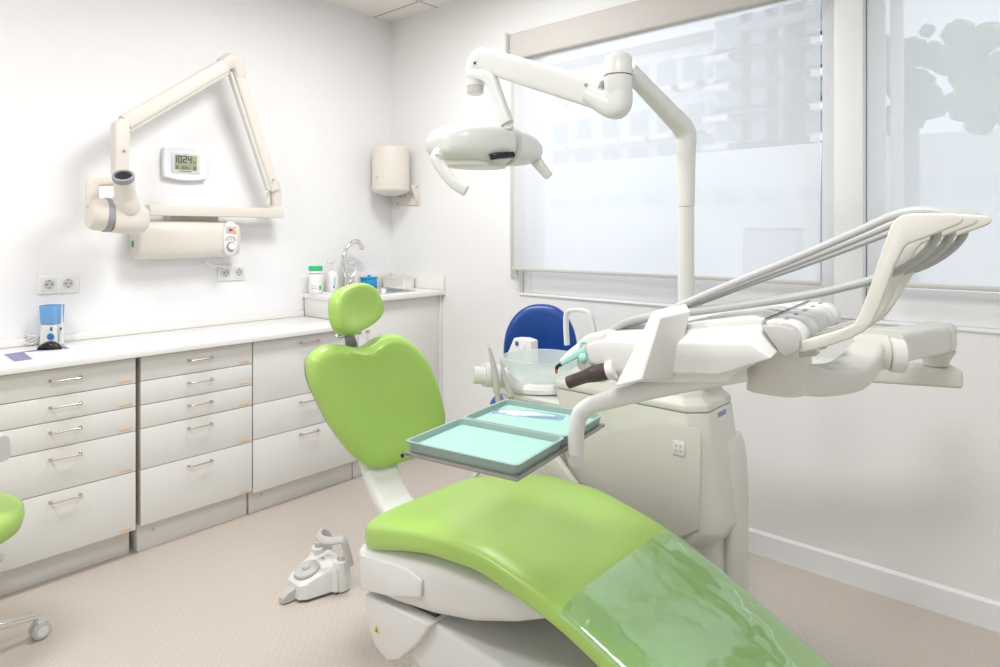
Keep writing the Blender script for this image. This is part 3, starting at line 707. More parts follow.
#        x     ztop  half  thick  dish
SEAT = [(1.84, .490, .150, .055, .0), (1.848, .513, .205, .085, .0), (1.868, .530, .232, .104, .002), (1.90, .542, .245, .108, .006), (1.97, .563, .255, .104, .016), (2.07, .588, .262, .096, .022), (2.2, .608, .264, .088, .020), (2.32, .609, .262, .078, .010),
        (2.45, .590, .259, .078, .006), (2.56, .564, .256, .078, .004), (2.7, .511, .252, .08, .004), (2.86, .436, .245, .08, .004), (3.0, .370, .238, .08, .004), (3.12, .312, .227, .08, .003), (3.20, .272, .205, .074, .001), (3.235, .252, .17, .055, 0), (3.245, .242, .12, .03, 0)]
def seat_ring(x, grow=0, n=56):
    zt, hw, th_, dish = interp(SEAT, x)
    hw += grow; zc = zt-th_/2; ring = []
    for i in range(n):
        a = 2*PI*(i+.5)/n; c_, s_ = math.cos(a), math.sin(a)
        yy = math.copysign(abs(c_)**.48, c_); zz = math.copysign(abs(s_)**.5, s_)
        z = zc+zz*(th_/2+grow)
        if s_ > 0: z -= dish*(1-min(1, abs(yy)/.80)**2)
        ring.append(V((x, CY_+hw*yy, z)))
    return ring
xs = [1.84, 1.843, 1.848, 1.856, 1.868, 1.884, 1.90] + [1.90+.015*i for i in range(1, 87)] + [3.205, 3.22, 3.235, 3.241, 3.245]
xs = sorted(set([x for x in xs if x <= 3.245]))
seat = obj('seat_cushion', loft([seat_ring(x) for x in xs]), 'green', t, ang=60)
# protective film over the leg rest
def film(u, v):
    x = 2.575+.66*u; zt, hw, th_, dish = interp(SEAT, x); q_ = (v*2-1)*1.0
    a = PI/2-q_*1.45; c_, s_ = math.cos(a), math.sin(a)
    yy = math.copysign(abs(c_)**.48, c_); zz = math.copysign(abs(s_)**.5, s_)
    z = zt-th_/2+zz*(th_/2+.003) - dish*(1-min(1, abs(yy)/.8)**2)
    wv_ = .0022*noise.noise(V((x*7, yy*3, 3)))+.0012*noise.noise(V((x*19, yy*8, 1)))
    return V((x, CY_+(hw+.003)*yy, z+wv_+.001))

obj('leg_cover', quadgrid(film, 50, 60), 'plastic_film', t, ang=80)
# white shell under the seat
SH = [(1.835, .22, .400, .445), (1.841, .238, .335, .45), (1.865, .245, .312, .46), (2.0, .248, .322, .495), (2.15, .245, .345, .520), (2.28, .235, .375, .525), (2.40, .21, .415, .515), (2.50, .17, .455, .50), (2.56, .10, .48, .49)]
rings = []
for x, hw, z0, z1 in SH:
    ring = []
    for i in range(40):
        a = 2*PI*(i+.5)/40; c_, s_ = math.cos(a), math.sin(a)
        yy = math.copysign(abs(c_)**.4, c_); zz = math.copysign(abs(s_)**.4, s_)
        ring.append(V((x, CY_+hw*yy*(1 if zz > 0 else .97), (z0+z1)/2+zz*(z1-z0)/2)))
    rings.append(ring)
shell = obj('seat_shell', loft(rings), 'white', t, ang=50)
ys = CY_-.2455
rr_ = []
obj('shell_panel', prism([(1.87, ys+.004, .335), (1.87, ys+.004, .435), (2.06, ys+.004, .463), (2.13, ys+.004, .452), (2.125, ys+.004, .405), (2.0, ys+.004, .362)], (0, -.010, 0), .006, 3), 'white', shell)
# lift housing, beam and foot
obj('lift_housing', prism([(1.865, CY_-.235, .305), (1.875, CY_-.235, .24), (1.915, CY_-.235, .185), (1.97, CY_-.235, .165), (2.02, CY_-.235, .19), (2.10, CY_-.235, .27), (2.145, CY_-.235, .335), (1.87, CY_-.235, .318)], (0, .47, 0), .014, 3), 'white', t)
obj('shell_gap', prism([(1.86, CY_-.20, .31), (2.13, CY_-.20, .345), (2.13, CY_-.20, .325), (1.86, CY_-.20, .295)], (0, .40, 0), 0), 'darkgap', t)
obj('lift_beam', prism([(2.03, CY_-.215, .20), (2.10, CY_-.215, .33), (2.75, CY_-.215, .30), (2.95, CY_-.215, .25), (2.95, CY_-.215, .09), (2.55, CY_-.215, .08), (2.30, CY_-.215, .12)], (0, .43, 0), .012, 3), 'white', t)
obj('foot', loft([disc_profile_ring((2.42, CY_), .53*s_, .20*s_, z_, 48, 3) for s_, z_ in ((1, 0), (1, .02), (.93, .06), (.9, .09))]), 'lightgrey', t)
obj('column', loft([disc_profile_ring((2.03, CY_), .12*s_, .15*s_, z_, 40, 2.6) for s_, z_ in ((1.1, .05), (1, .09), (1, .2), (1, .28))]), 'white', t)
tri = PY(386, 636, CY_-.250)
tri = V((1.925, CY_-.2355, .235))
ts = obj('warning_sticker', prism([(tri.x-.012, tri.y, tri.z-.008), (tri.x+.012, tri.y, tri.z-.008), (tri.x, tri.y, tri.z+.014)], (0, -.0012, 0), 0), 'yellow', t, flat=True)
obj('warning_mark', prism([(tri.x-.0025, tri.y-.0013, tri.z-.004), (tri.x+.0025, tri.y-.0013, tri.z-.004), (tri.x+.0035, tri.y-.0013, tri.z+.006), (tri.x-.0005, tri.y-.0013, tri.z+.006)], (0, -.0005, 0), 0), 'text_dark', ts, flat=True)
# backrest
BRP = [(340, 348), (330, 349.5), (318, 355), (310, 364), (308, 376), (311, 392), (320, 412), (331, 434), (345, 454), (357, 466), (372, 472.5), (390, 469), (405, 463), (420, 452), (436, 438), (444, 427), (446, 415), (444, 400), (441, 385), (435, 366), (425, 350), (413, 340), (400, 337), (388, 340), (378, 346.5), (370, 350), (361, 351), (350, 349)]
bw = [(PX(px, py, 1.655)) for px, py in BRP]
bw = [V((p_.x, -1.360+(p_.y+1.385)*.955, p_.z)) for p_ in bw]
bc = (sum((p_.y for p_ in bw))/len(bw), sum((p_.z for p_ in bw))/len(bw))
def backx(y, z):   # back surface leans away with height and wraps forward at the sides
    return 1.635 - (z-.56)*.12 + ((y-bc[0])/.28)**2*.012
def brring(s_, off):
    out = []
    n_ = len(bw)
    pts = []
    for i in range(n_):
        a, b_, c_, d_ = bw[(i-1) % n_], bw[i], bw[(i+1) % n_], bw[(i+2) % n_]
        for j in range(4):
            u_ = j/4; pts.append(.5*((2*b_)+(c_-a)*u_+(2*a-5*b_+4*c_-d_)*u_*u_+(-a+3*b_-3*c_+d_)*u_**3))
    m_ = len(pts)
    for i in range(m_):
        p_ = pts[i]; tn = (pts[(i+2) % m_]-pts[(i-2) % m_]); nn = V((0, tn.z, -tn.y)).normalized()
        cen = V((0, bc[0], bc[1])); 
        if nn.dot(V((0, p_.y-cen.y, p_.z-cen.z))) < 0: nn = -nn
        if isinstance(s_, tuple): y_ = p_.y-nn.y*s_[0]; z_ = p_.z-nn.z*s_[0]
        else: y_ = cen.y+(p_.y-cen.y)*s_; z_ = cen.z+(p_.z-cen.z)*s_
        out.append(V((backx(y_, z_)+off, y_, z_)))
    return out
def dish(s_): return -.018*(1-s_*s_)
br_r = [brring(.25, -.05), brring(.6, -.05), brring((.028,), -.047), brring((.012,), -.040), brring((.003,), -.026), brring((0,), -.010), brring((.003,), .006), brring((.011,), .017), brring((.024,), .022), brring(.84, .0235), brring(.74, .021), brring(.58, .016), brring(.40, .012), brring(.22, .010), brring(.08, .010)]
back = obj('backrest', loft(br_r), 'green', t, ang=70)
obj('back_shell', loft([brring(.3, -.075), brring((.05,), -.072), brring((.018,), -.062), brring((.010,), -.048), brring(.6, -.049)]), 'white', t, ang=50)
# spine between seat and back
obj('back_arm', bar([(1.93, CY_+.025, .42), (1.84, CY_+.025, .40), (1.75, CY_+.025, .415), (1.67, CY_+.025, .46), (1.60, CY_+.025, .56), (1.545, CY_+.025, .70)], .135, .05, V((1, 0, .3)), 6), 'white', t)
# headrest
hp = PX(354.5, 308, 1.555)
Mh_ = Matrix.Translation(hp) @ Matrix.Rotation(R(8), 4, 'Z') @ Matrix.Rotation(R(12), 4, 'X') @ Matrix.Rotation(R(-10), 4, 'Y')
def hring(s_, x_, ex=2.6):
    out = []
    for i in range(48):
        a = 2*PI*i/48; c_, z_ = math.copysign(abs(math.cos(a))**(2/ex), math.cos(a)), math.copysign(abs(math.sin(a))**(2/ex), math.sin(a))
        w_ = .107*(1-.10*z_)  # a little narrower at the top
        out.append(Mh_ @ V((x_+.012*(c_*s_)**2, c_*w_*s_, z_*.081*s_)))
    return out
hr_ = obj('headrest', loft([hring(.5, -.035), hring(.85, -.034), hring(.96, -.027), hring(1, -.010), hring(.99, .010), hring(.93, .024), hring(.84, .029), hring(.6, .024), hring(.35, .020), hring(.1, .018)]), 'green', t, ang=70)
hb = hp+V((-.045, 0, -.02))
obj('headrest_bracket', [bar([hp+V((-.05, 0, .0)), hp+V((-.05, .005, -.06)), hp+V((-.04, .008, -.10)), hp+V((-.036, .016, -.15)), hp+V((-.035, .024, -.25))], [.05, .05, .040, .050, .060], .010, V((1, 0, 0)), 6)], 'grey_metal', t)
obj('headrest_joint', [cyl(hp+V((-.035, -.035, -.088)), .013, .085, (0, 1, 0), .003), cyl(hp+V((-.03, -.055, -.095)), .008, .03, (0, 1, 0), .002)], 'chrome', t)

# ------------------------------------------------------------------ foot control
fc = V((1.265, -1.385, 0))
t = thing('foot_control', 'white and grey foot pedal with wire handle on the floor by the chair', 'foot pedal', fc)
# local frame: x' toward front tip. tip at px(279,604), body right end (352,590)
tipw = PZ(281, 603, .005); rear = PZ(328, 583, 0)
dv = V((tipw.x-rear.x, tipw.y-rear.y, 0)).normalized(); fa = math.atan2(dv.y, dv.x)
Lf = (V((tipw.x, tipw.y, 0))-V((rear.x, rear.y, 0))).length
Mf2 = Matrix.Translation(V((rear.x, rear.y, 0))) @ Matrix.Rotation(fa, 4, 'Z')
L0 = Lf-.045
hull = [(-.045, .085), (-.045, -.085), (.025, -.102), (.035, -.084), (L0-.025, -.062), (L0, -.042), (L0, .042), (L0-.025, .062), (.035, .084), (.025, .102)]
def fh(x): return .105-.42*max(0, x-.02) if x > .02 else .105
rings = []
for z_f, ins in ((0, .94), (.06, 1.0), (.8, .96), (.93, .9), (1, .84)):
    rings.append([Mf2 @ V((x_*ins+.02*(1-ins), y_*ins, .008+(max(.05, .092-.25*max(0, x_-.03)))*z_f)) for x_, y_ in hull])
obj('housing', loft(rings), 'white', t, ang=25)
obj('base_plate', prism([Mf2 @ V((x_*.95, y_*.95, 0)) for x_, y_ in hull], (0, 0, .0075), 0), 'rubber', t)
for s_ in (-1, 1):
    sd = obj('side_pod', loft([[Mf2 @ V((-.010+.034*math.cos(a)*q_, s_*.078+.030*math.sin(a)*q_, z_)) for a in [2*PI*i/24 for i in range(24)]] for q_, z_ in ((1, .006), (1, .10), (.92, .112), (.8, .115))]), 'white', t)
    obj('button', lathe([(0, .1155), (.017, .1155), (.018, .12), (.015, .130), (0, .132)], Mf2 @ V((-.010, s_*.078, 0)), 20), 'lightgrey', sd)
tl_ = math.atan(.25)
Md = Mf2 @ Matrix.Translation((L0*.60, 0, .092-.25*(L0*.60-.03)+.008)) @ Matrix.Rotation(tl_, 4, 'Y')
dl = obj('control_disc', lathe([(0, 0), (.046, 0), (.048, .004), (.046, .010), (.040, .012), (0, .012)], (0, 0, -.002), 36, Md), 'lightgrey', t)
obj('disc_button', lathe([(0, .0105), (.014, .0105), (.015, .016), (.012, .022), (0, .023)], (0, 0, -.002), 24, Md), 'lightgrey', dl)
obj('toe_lever', loft([[Mf2 @ V((L0+x_, y_*q_, z_)) for y_, z_ in ((-.018, .006), (.018, .006), (.018, z1_), (-.018, z1_))] for x_, q_, z1_ in ((-.01, 1.0, .045), (.022, 1.1, .04), (.045, .75, .022))]), 'lightgrey', t)
arch = [PD(327, 549, 2.52), PD(327, 536, 2.52), PD(322, 531, 2.51), PD(318, 535, 2.47), PD(323, 540, 2.44), PD(334, 541, 2.43), PD(342.5, 540, 2.43), PD(347, 551, 2.43), PD(350, 566, 2.43)]
obj('carry_handle', bar(arch, [.014]*9, [.040, .036, .030, .028, .028, .028, .028, .028, .032], V((-.3, -.3, .2)), 6), 'lightgrey', t)
text('marking', 'AD', Mf2 @ Matrix.Translation((.022, 0, .103)) @ Matrix.Rotation(tl_, 4, 'Y') @ Matrix.Rotation(PI/2, 4, 'Z'), .014, 'text_dark', t)

# ------------------------------------------------------------------ stools
def stool(c, zs, m_, name, label, rad, ang0, back, seat_rot=0, post_back=True):
    t = thing(name, label, 'stool', (c[0], c[1], 0))
    obj('seat', lathe([(0, zs-.09), (rad*.8, zs-.09), (rad*.96, zs-.075), (rad, zs-.045), (rad*.99, zs-.02), (rad*.92, zs-.004), (rad*.8, zs), (0, zs-.008)], (c[0], c[1], 0), 48), m_, t, ang=60)
    obj('seat_plate', cyl((c[0], c[1], zs-.115), rad*.45, .024), 'grey_plastic', t)
    obj('gas_column', [cyl((c[0], c[1], .10), .03, .20), cyl((c[0], c[1], .30), .017, zs-.40)], 'chrome', t)
    obj('hub', lathe([(0, .065), (.035, .065), (.045, .08), (.045, .11), (.035, .125), (0, .125)], (c[0], c[1], 0), 28), 'chrome', t)
    for k in range(5):
        a = ang0+2*PI*k/5; d_ = V((math.cos(a), math.sin(a), 0)); p0 = V((c[0], c[1], 0))
        lg = obj('leg', bar([p0+d_*.03+V((0, 0, .10)), p0+d_*.14+V((0, 0, .098)), p0+d_*.255+V((0, 0, .078))], [.042, .034, .026], [.034, .026, .018], V((0, 0, 1)), 6), 'chrome', t)
        sd_ = V((-d_.y, d_.x, 0)); q_ = p0+d_*.255
        cs_ = obj('caster', [cyl(q_+V((0, 0, .045)), .008, .028, n=12), cyl(q_+d_*.012+sd_*-.022+V((0, 0, .0285)), .028, .018, sd_, .004), cyl(q_+d_*.012+sd_*.004+V((0, 0, .0285)), .028, .018, sd_, .004),
                          bar([q_+V((0, 0, .052)), q_+d_*.03+V((0, 0, .055))], .042, .016, V((0, 0, 1)), 1, False)], 'lightgrey', t)
        for k_ in (-.0245, .0225): obj('wheel_cap', cyl(q_+d_*.012+sd_*k_+V((0, 0, .0285)), .017, .002, sd_, .0005), 'white', cs_)
    return t
ca = PZ(37, 630, .03); dc_ = (V((.83, -2.37, 0))-V((ca.x, ca.y, 0))).normalized()*.258; sc1 = (ca.x+dc_.x, ca.y+dc_.y)
aa = math.atan2(ca.y-sc1[1], ca.x-sc1[0])
t = stool(sc1, .50, 'green', 'doctor_stool', 'lime green swivel stool with chrome base, cut off at the left edge', .212, aa, None)
pb = PD(-12, 452, 1.95)
obj('back_bar', bar([V((sc1[0]+.02, sc1[1]-.12, .41)), V((sc1[0]+.11, sc1[1]-.19, .45)), V((pb.x, pb.y, .58)), V((pb.x, pb.y, .66))], .04, .012, V((1, 0, 0)), 6), 'chrome', t)
obj('arm_pad', bar([PD(-55, 458, 2.0), PD(-30, 451, 1.98), PD(-6, 448, 1.95), PD(2, 449, 1.93)], [.05, .06, .06, .045], [.085, .085, .085, .075], V((0, 0, 1)), 6), 'lightgrey', t)
obj('lever', tube([V((sc1[0]+.05, sc1[1]+.0, .40)), V((sc1[0]+.14, sc1[1]+.06, .40)), PD(1, 558, 1.98)], [.006, .006, .012], 8), 'lightgrey', t)
# blue stool
sb = (1.49, -.43)
t = stool(sb, .585, 'blue_leather', 'assistant_stool', 'dark blue padded stool with rounded backrest behind the spittoon', .165, .4, None)
bcn = PD(542, 352, 3.05)
fwd = V((-sn, cs, 0)); rgt = V((cs, sn, 0)); Mb = Matrix.Translation(bcn) @ Matrix(((rgt.x, fwd.x, 0, 0), (rgt.y, fwd.y, 0, 0), (0, 0, 1, 0), (0, 0, 0, 1))) @ Matrix.Rotation(R(-14), 4, 'Z')
def bring(s_, y_):
    out = []
    for i in range(48):
        a = 2*PI*i/48; c_, z_ = math.cos(a), math.sin(a); c_ = math.copysign(abs(c_)**.82, c_); z_ = math.copysign(abs(z_)**.9, z_)
        out.append(Mb @ V((c_*.172*s_*(1-.06*z_), y_-.05*(c_*s_)**2, .025+z_*.20*s_)))
    return out
obj('backrest', loft([bring(.5, .03), bring(.93, .028), bring(1, .012), bring(1, -.006), bring(.95, -.022), bring(.82, -.030), bring(.4, -.030), bring(.1, -.030)]), 'blue_leather', t, ang=60)
obj('back_post', bar([V((sb[0]+.03, sb[1]+.10, .50)), V((sb[0]+.08, sb[1]+.22, .52)), V((bcn.x, bcn.y+.04, .62)), V((bcn.x, bcn.y+.045, .85))], .05, .012, V((1, 0, 0)), 6), 'steel', t)

# ------------------------------------------------------------------ dental unit body
t = thing('dental_unit', 'white dental water unit with spittoon and swivel arm behind the chair', 'dental unit', (2.3, -.75, 0))
UL = []
def usec(z, x0, x1, y0, y1, ch=.045):
    # plan outline with chamfered corners
    return [V(p_) for p_ in ((x0+ch, y0, z), (x1-ch, y0, z), (x1, y0+ch, z), (x1, y1-ch, z), (x1-ch, y1, z), (x0+ch, y1, z), (x0, y1-ch, z), (x0, y0+ch, z))]
YN = -.915
obj('housing', bev(*loft([usec(.395, 2.20, 2.58, YN+.01, -.64, .05), usec(.44, 2.07, 2.60, YN, -.62, .05), usec(.62, 2.0, 2.582, YN, -.62, .05), usec(.80, 1.98, 2.560, YN+.005, -.63, .05)]), .008, 2), 'cream', t, ang=28)
obj('top_cover', bev(*loft([usec(.8015, 1.97, 2.560, YN+.003, -.63, .05), usec(.822, 1.975, 2.555, YN+.003, -.63, .05), usec(.840, 2.02, 2.53, YN+.030, -.64, .045), usec(.848, 2.02, 2.53, YN+.030, -.64, .045), usec(.872, 2.05, 2.515, YN+.055, -.65, .04), usec(.885, 2.08, 2.50, YN+.085, -.655, .04)]), .005, 2), 'cream', t, ang=28)
def un(px, py, y=YN-.001): return PY(px, py, y)
pts = [un(566, 441), un(587, 437.5), un(664, 421.5), un(701.5, 429), un(701, 480), un(699.5, 529), un(680, 537), un(640, 545), un(600, 505), un(570, 470)]
obj('side_panel', prism(pts, (0, -.006, 0), .0015, 2), 'panel', t)
pe = obj('lower_pedestal', loft([disc_profile_ring((2.385, -.76), a_, b_, z_, 44, 3.2) for a_, b_, z_ in ((.19, .13, 0), (.19, .13, .01), (.185, .125, .2), (.18, .12, .396))]), 'cream', t)
obj('front_fin', loft([disc_profile_ring((2.575-.02*k, -.69), .032, .070, z_, 28, 2.2) for k, z_ in ((0, 0), (0, .3), (0, .50), (.2, .60), (.6, .66), (1.2, .69))]), 'cream', t)
sw = un(679, 448, YN-.0075)
pl_ = obj('touch_plate', box((sw.x-.020, sw.y-.004, sw.z-.022), (sw.x+.020, sw.y, sw.z+.022), .002), 'white', t)
obj('key', [cyl((sw.x+dx_, sw.y-.0045, sw.z+dz_), .0042, .001, (0, -1, 0), .0003, 12) for dx_ in (-.008, .008) for dz_ in (-.008, .008)], 'lightgrey', pl_)
obj('name_badge', box((2.5545, -.80, .772), (2.5635, -.735, .788), .001), 'text_mid', t)
# spittoon side
obj('spittoon_body', loft([disc_profile_ring((1.90, -.73), a_, b_, z_, 44, 2.8) for a_, b_, z_ in ((.13, .12, .42), (.16, .14, .55), (.20, .15, .66), (.225, .16, .705), (.23, .165, .722))]), 'white', t)
obj('spittoon_deck', loft([disc_profile_ring((1.92, -.73), a_, b_, z_, 48, 2.8) for a_, b_, z_ in ((.24, .17, .723), (.252, .178, .732), (.252, .178, .742), (.24, .17, .750), (.1, .1, .750))]), 'white', t)
bcx, bcy = 1.835, -.755
obj('basin_ring', lathe([(0, .7505), (.150, .7505), (.163, .758), (.166, .772), (.160, .786), (.148, .791), (.142, .787), (.135, .775), (.05, .762), (0, .760)], (bcx, bcy, 0), 48), 'bowl_glass', t)
bowl = obj('spittoon_bowl', lathe([(.130, .7765), (.138, .792), (.143, .815), (.147, .850), (.150, .868), (.1525, .8695), (.1545, .868), (.1515, .848), (.1475, .815), (.1425, .792), (.133, .7762)], (bcx, bcy, 0), 48), 'acrylic', t)
# keypad box behind bowl
kp = obj('cup_filler', prism([PY(502, 366, -.60), PY(513.5, 338, -.60), PY(524, 338.5, -.60), PY(531, 341, -.60), PY(532, 372, -.60)], (0, .05, 0), .006, 3), 'white', t)
kc = PY(517, 343.5, -.6015); obj('logo', box((kc.x-.010, kc.y-.0012, kc.z-.009), (kc.x+.008, kc.y, kc.z+.009), .0004), 'text_blue', kp)
obj('keys', [cyl(PY(px, py, -.6005), .005, .0015, (0, -1, 0), .0004, 10) for px, py in ((519, 350), (525, 348.5), (522, 354), (528, 352.5), (518, 357))], 'lightgrey', kp)
# faucet arch
obj('water_arch', bar([PY(567, 345, -.62), PY(566, 325, -.62), PY(567, 313, -.62), PY(573, 310, -.62), PY(584, 310.5, -.62), PY(590, 315, -.62), PY(594, 330, -.62), PY(596, 352, -.62)], .017, .024, V((0, 1, 0)), 6), 'white', t)
obj('filter_cup', loft([disc_profile_ring((1.945, -.57), a_, a_*.8, z_, 32, 2.6) for a_, z_ in ((.055, .722), (.06, .87), (.062, .885), (.055, .895), (.03, .898))]), 'white', t)
# assistant arm with suction tips
A_ = [PD(474, 375, 2.28), PD(486, 377, 2.26), PD(500, 379, 2.25), PD(530, 382, 2.3)]
obj('assistant_arm', [tube([PD(473, 375, 2.24), PD(484, 375.5, 2.25)], .030, 20, smooth=False), tube([PD(484, 376, 2.25), PD(505, 378, 2.27)], .036, 20, smooth=False), bar([PD(484, 370, 2.34), PD(498, 372, 2.38), PD(515, 384, 2.42), PD(540, 392, 2.42)], .05, .05, V((0, 0, 1)), 6)], 'white', t)
for (a, b_, c_, rr_) in (((489, 347), (494, 368), (497, 392), .0095), ((501, 360), (504, 374), (511, 396), .007)):
    h_ = obj('suction_handpiece', tube([PD(a[0], a[1], 2.2), PD(*b_, 2.2), PD(*c_, 2.2)], [rr_*.45, rr_*.9, rr_*1.25, rr_*1.3], 12), 'lightgrey', t)
    obj('tip', tube([PD(a[0]-1.2, a[1]-3, 2.2), PD(a[0], a[1]+1, 2.2)], [rr_*.55, rr_*.55], 10, smooth=False), 'white', h_)
hs1 = [PD(497, 390, 2.2), PD(499, 420, 2.2), PD(492, 450, 2.2), PD(479, 470, 2.2), PD(474, 487, 2.22), PD(500, 520, 2.5), PD(560, 540, 2.75)]
hs2 = [PD(511, 394, 2.22), PD(512, 420, 2.25), PD(506, 450, 2.25), PD(501, 470, 2.25), PD(500, 484, 2.28), PD(520, 510, 2.5), PD(570, 530, 2.75)]
for hs in (hs1, hs2): obj('suction_hose', tube(hs, .009, 10), 'hose', t)
# chair-to-unit link: white strut seen below the trays
obj('link_strut', [prism([PY(538, 454, -1.0), PY(552, 454, -1.0), PY(575, 486, -1.0), PY(560, 486, -1.0), PY(545, 476, -1.0)], (0, .03, 0), .006), bar([PY(541, 456, -.985), PY(548, 478, -.985), PY(552, 500, -.985)], .03, .03, V((0, 1, 0)), 4),
                   box((2.05, -1.16, .40), (2.20, -.97, .47), .012)], 'cream', t)
# turret and swivel arms
TC = V((2.50, -.80, 0)); J1 = V((3.10, -.555, 0))
dr = (J1-TC).normalized(); pe_ = V((-dr.y, dr.x, 0))
obj('turret', lathe([(0, .886), (.058, .886), (.060, .892), (.048, .90), (.045, .917), (0, .917)], TC, 32), 'cream', t)
def hbox(c0, c1, wdt, z0, z1, b_=.01):
    d_ = (c1-c0).normalized(); n_ = V((-d_.y, d_.x, 0)); pts_ = [c0-n_*wdt/2, c1-n_*wdt/2, c1+n_*wdt/2, c0+n_*wdt/2]
    return prism([V((q_.x, q_.y, z0)) for q_ in pts_], (0, 0, z1-z0), b_, 3)
la = obj('swivel_arm', hbox(TC-dr*.05, J1+dr*.055, .10, .884+.034, .97), 'cream', t)

# ------------------------------------------------------------------ delivery table (instrument head)
TH = R(5.2); Q0 = V((3.048, -1.742, 0))
MH = Matrix.Translation(Q0) @ Matrix.Rotation(TH, 4, 'Z')
t = thing('delivery_table', 'white instrument delivery table with hose-fed whip arms over the chair', 'instrument table', (3.0, -1.5, 1.1))
J1b = V((J1.x, J1.y, 0))
obj('joint_cone', lathe([(0, .9715), (.030, .9715), (.034, .985), (.048, 1.012), (.05, 1.016), (0, 1.016)], J1, 28), 'cream', t)
KN = PD(880, 352, 1.36)
jt = V((J1.x, J1.y, 1.045)) + (V((J1.x, J1.y, 0))-V((KN.x, KN.y, 0))).normalized()*.055
d3 = (KN-V((J1.x, J1.y, 1.045))).normalized()
obj('spring_arm', bar([V((J1.x, J1.y, 1.050)), KN+V((0, 0, .012))], .085, [.075, .068], V((0, 0, 1)), 1, False, 6), 'cream', t)
obj('spring_arm_end', bar([V((J1.x, J1.y, 1.055))-d3*.065, V((J1.x, J1.y, 1.053))-d3*.04, V((J1.x, J1.y, 1.050))+d3*.045], [.076, .092, .094], [.066, .084, .084], V((0, 0, 1)), 3, False, 5), 'cream', t)
kx = V((cs, sn, 0))*.9+V((sn, -cs, 0))*.25; kx.normalize()
obj('knuckle', tube([KN-kx*.055, KN+kx*.012], .036, 28, smooth=False), 'cream', t)
kb = obj('brake_knob', cyl(KN+kx*.0145-V((0, 0, .004)), .037, .030, kx, .004), 'white', t)
bp_ = [KN+V((-.03, -.03, .004)), PD(858, 366, 1.28), PD(838, 379, 1.22), PD(812, 384, 1.16), PD(785, 378, 1.10), PD(780, 365, 1.10)]
obj('carrier_bracket', bar([KN-kx*.02, PD(862, 362, 1.30), PD(845, 376, 1.24), PD(815, 380, 1.17), PD(795, 377, 1.13), PD(783, 372, 1.12)], [.06, .065, .07, .07, .07, .06], [.055, .050, .048, .05, .056, .06], V((0, 0, 1)), 6, True, 5), 'cream', t)
cz_ = PD(780, 372, 1.12)
obj('carrier_post', loft([disc_profile_ring((cz_.x-.005, cz_.y+.01), .048, .055, z_, 28, 3) for z_ in (1.078, 1.085, 1.15, 1.166)]), 'cream', t)
# head body: profile extruded along local y
W_ = .41
prof = [(-.340, 1.135), (-.335, 1.148), (-.318, 1.160), (-.296, 1.166), (-.145, 1.186), (-.03, 1.204), (.002, 1.168), (-.020, 1.152), (-.084, 1.105), (-.28, 1.074), (-.33, 1.090)]
def hb_ring(y_, sh):
    cx_, cz2 = -.16, 1.14
    return [MH @ V((cx_+(x_-cx_)*(1-sh*.12), y_, cz2+(z_-cz2)*(1-sh) - (.0 if z_ < 1.14 else 0))) for x_, z_ in prof]
body = obj('head_body', bev(*loft([hb_ring(.0, .45), hb_ring(.030, .03), hb_ring(.05, 0), hb_ring(W_-.05, 0), hb_ring(W_-.03, .03), hb_ring(W_, .45)]), .003, 2), 'white', t, ang=25)
# front side plate below the bevel
obj('side_rib', prism([MH @ V((x_, .006, z_)) for x_, z_ in ((-.29, 1.145), (-.145, 1.165), (-.035, 1.168), (-.075, 1.108), (-.27, 1.082))], MH.to_3x3() @ V((0, .03, 0)), .004, 2), 'white', t)
for k in range(5):
    y0 = .036+k*.072
    obj('top_module', prism([MH @ V((x_, y0, z_)) for x_, z_ in ((-.20, 1.180), (-.14, 1.197), (-.05, 1.214), (-.028, 1.210), (-.028, 1.196), (-.2, 1.172))], MH.to_3x3() @ V((0, .066, 0)), .004, 2), 'white', t)
    def hang(x_, z_, r_, yy0, yy1):
        c_ = MH @ V((x_, yy0, z_)); return lathe([(0, 0), (r_*.86, 0), (r_, .006), (r_, yy1-yy0-.006), (r_*.86, yy1-yy0), (0, yy1-yy0)], c_, 26, axis=MH.to_3x3() @ V((0, 1, 0)))
    obj('holder_gap', hang(.006, 1.184, .021, y0+.0625, y0+.0745), 'lightgrey', t)
    ho = obj('instrument_holder', [hang(.008, 1.184, .027, y0+.003, y0+.062), prism([MH @ V((x_, y0+.004, z_)) for x_, z_ in ((-.024, 1.190), (-.024, 1.209), (.0, 1.211), (.02, 1.206), (.03, 1.19), (.0, 1.17))], MH.to_3x3() @ V((0, .058, 0)), .003, 2)], 'white', t)
    obj('contact_clip', [prism([MH @ V((x_, y0+.02, z_)) for x_, z_ in ((.022, 1.150), (.022, 1.172), (.045, 1.176), (.050, 1.158))], MH.to_3x3() @ V((0, .025, 0)), .003, 2)], 'lightgrey', ho)
    obj('marking', box((-.002, y0+.024, 1.2110), (.004, y0+.042, 1.2118), .0002, M=MH), 'text_mid', ho)
obj('holder_end_plate', prism([MH @ V((x_, .018, z_)) for x_, z_ in ((-.026, 1.202), (.0, 1.205), (.022, 1.202), (.032, 1.188), (.030, 1.170), (.012, 1.158), (.003, 1.163))], MH.to_3x3() @ V((0, .014, 0)), .002, 2), 'lightgrey', t)
obj('seam_line', box((-.0262, .04, 1.2105), (-.0245, .40, 1.2120), .0003, M=MH), 'darkgap', t)
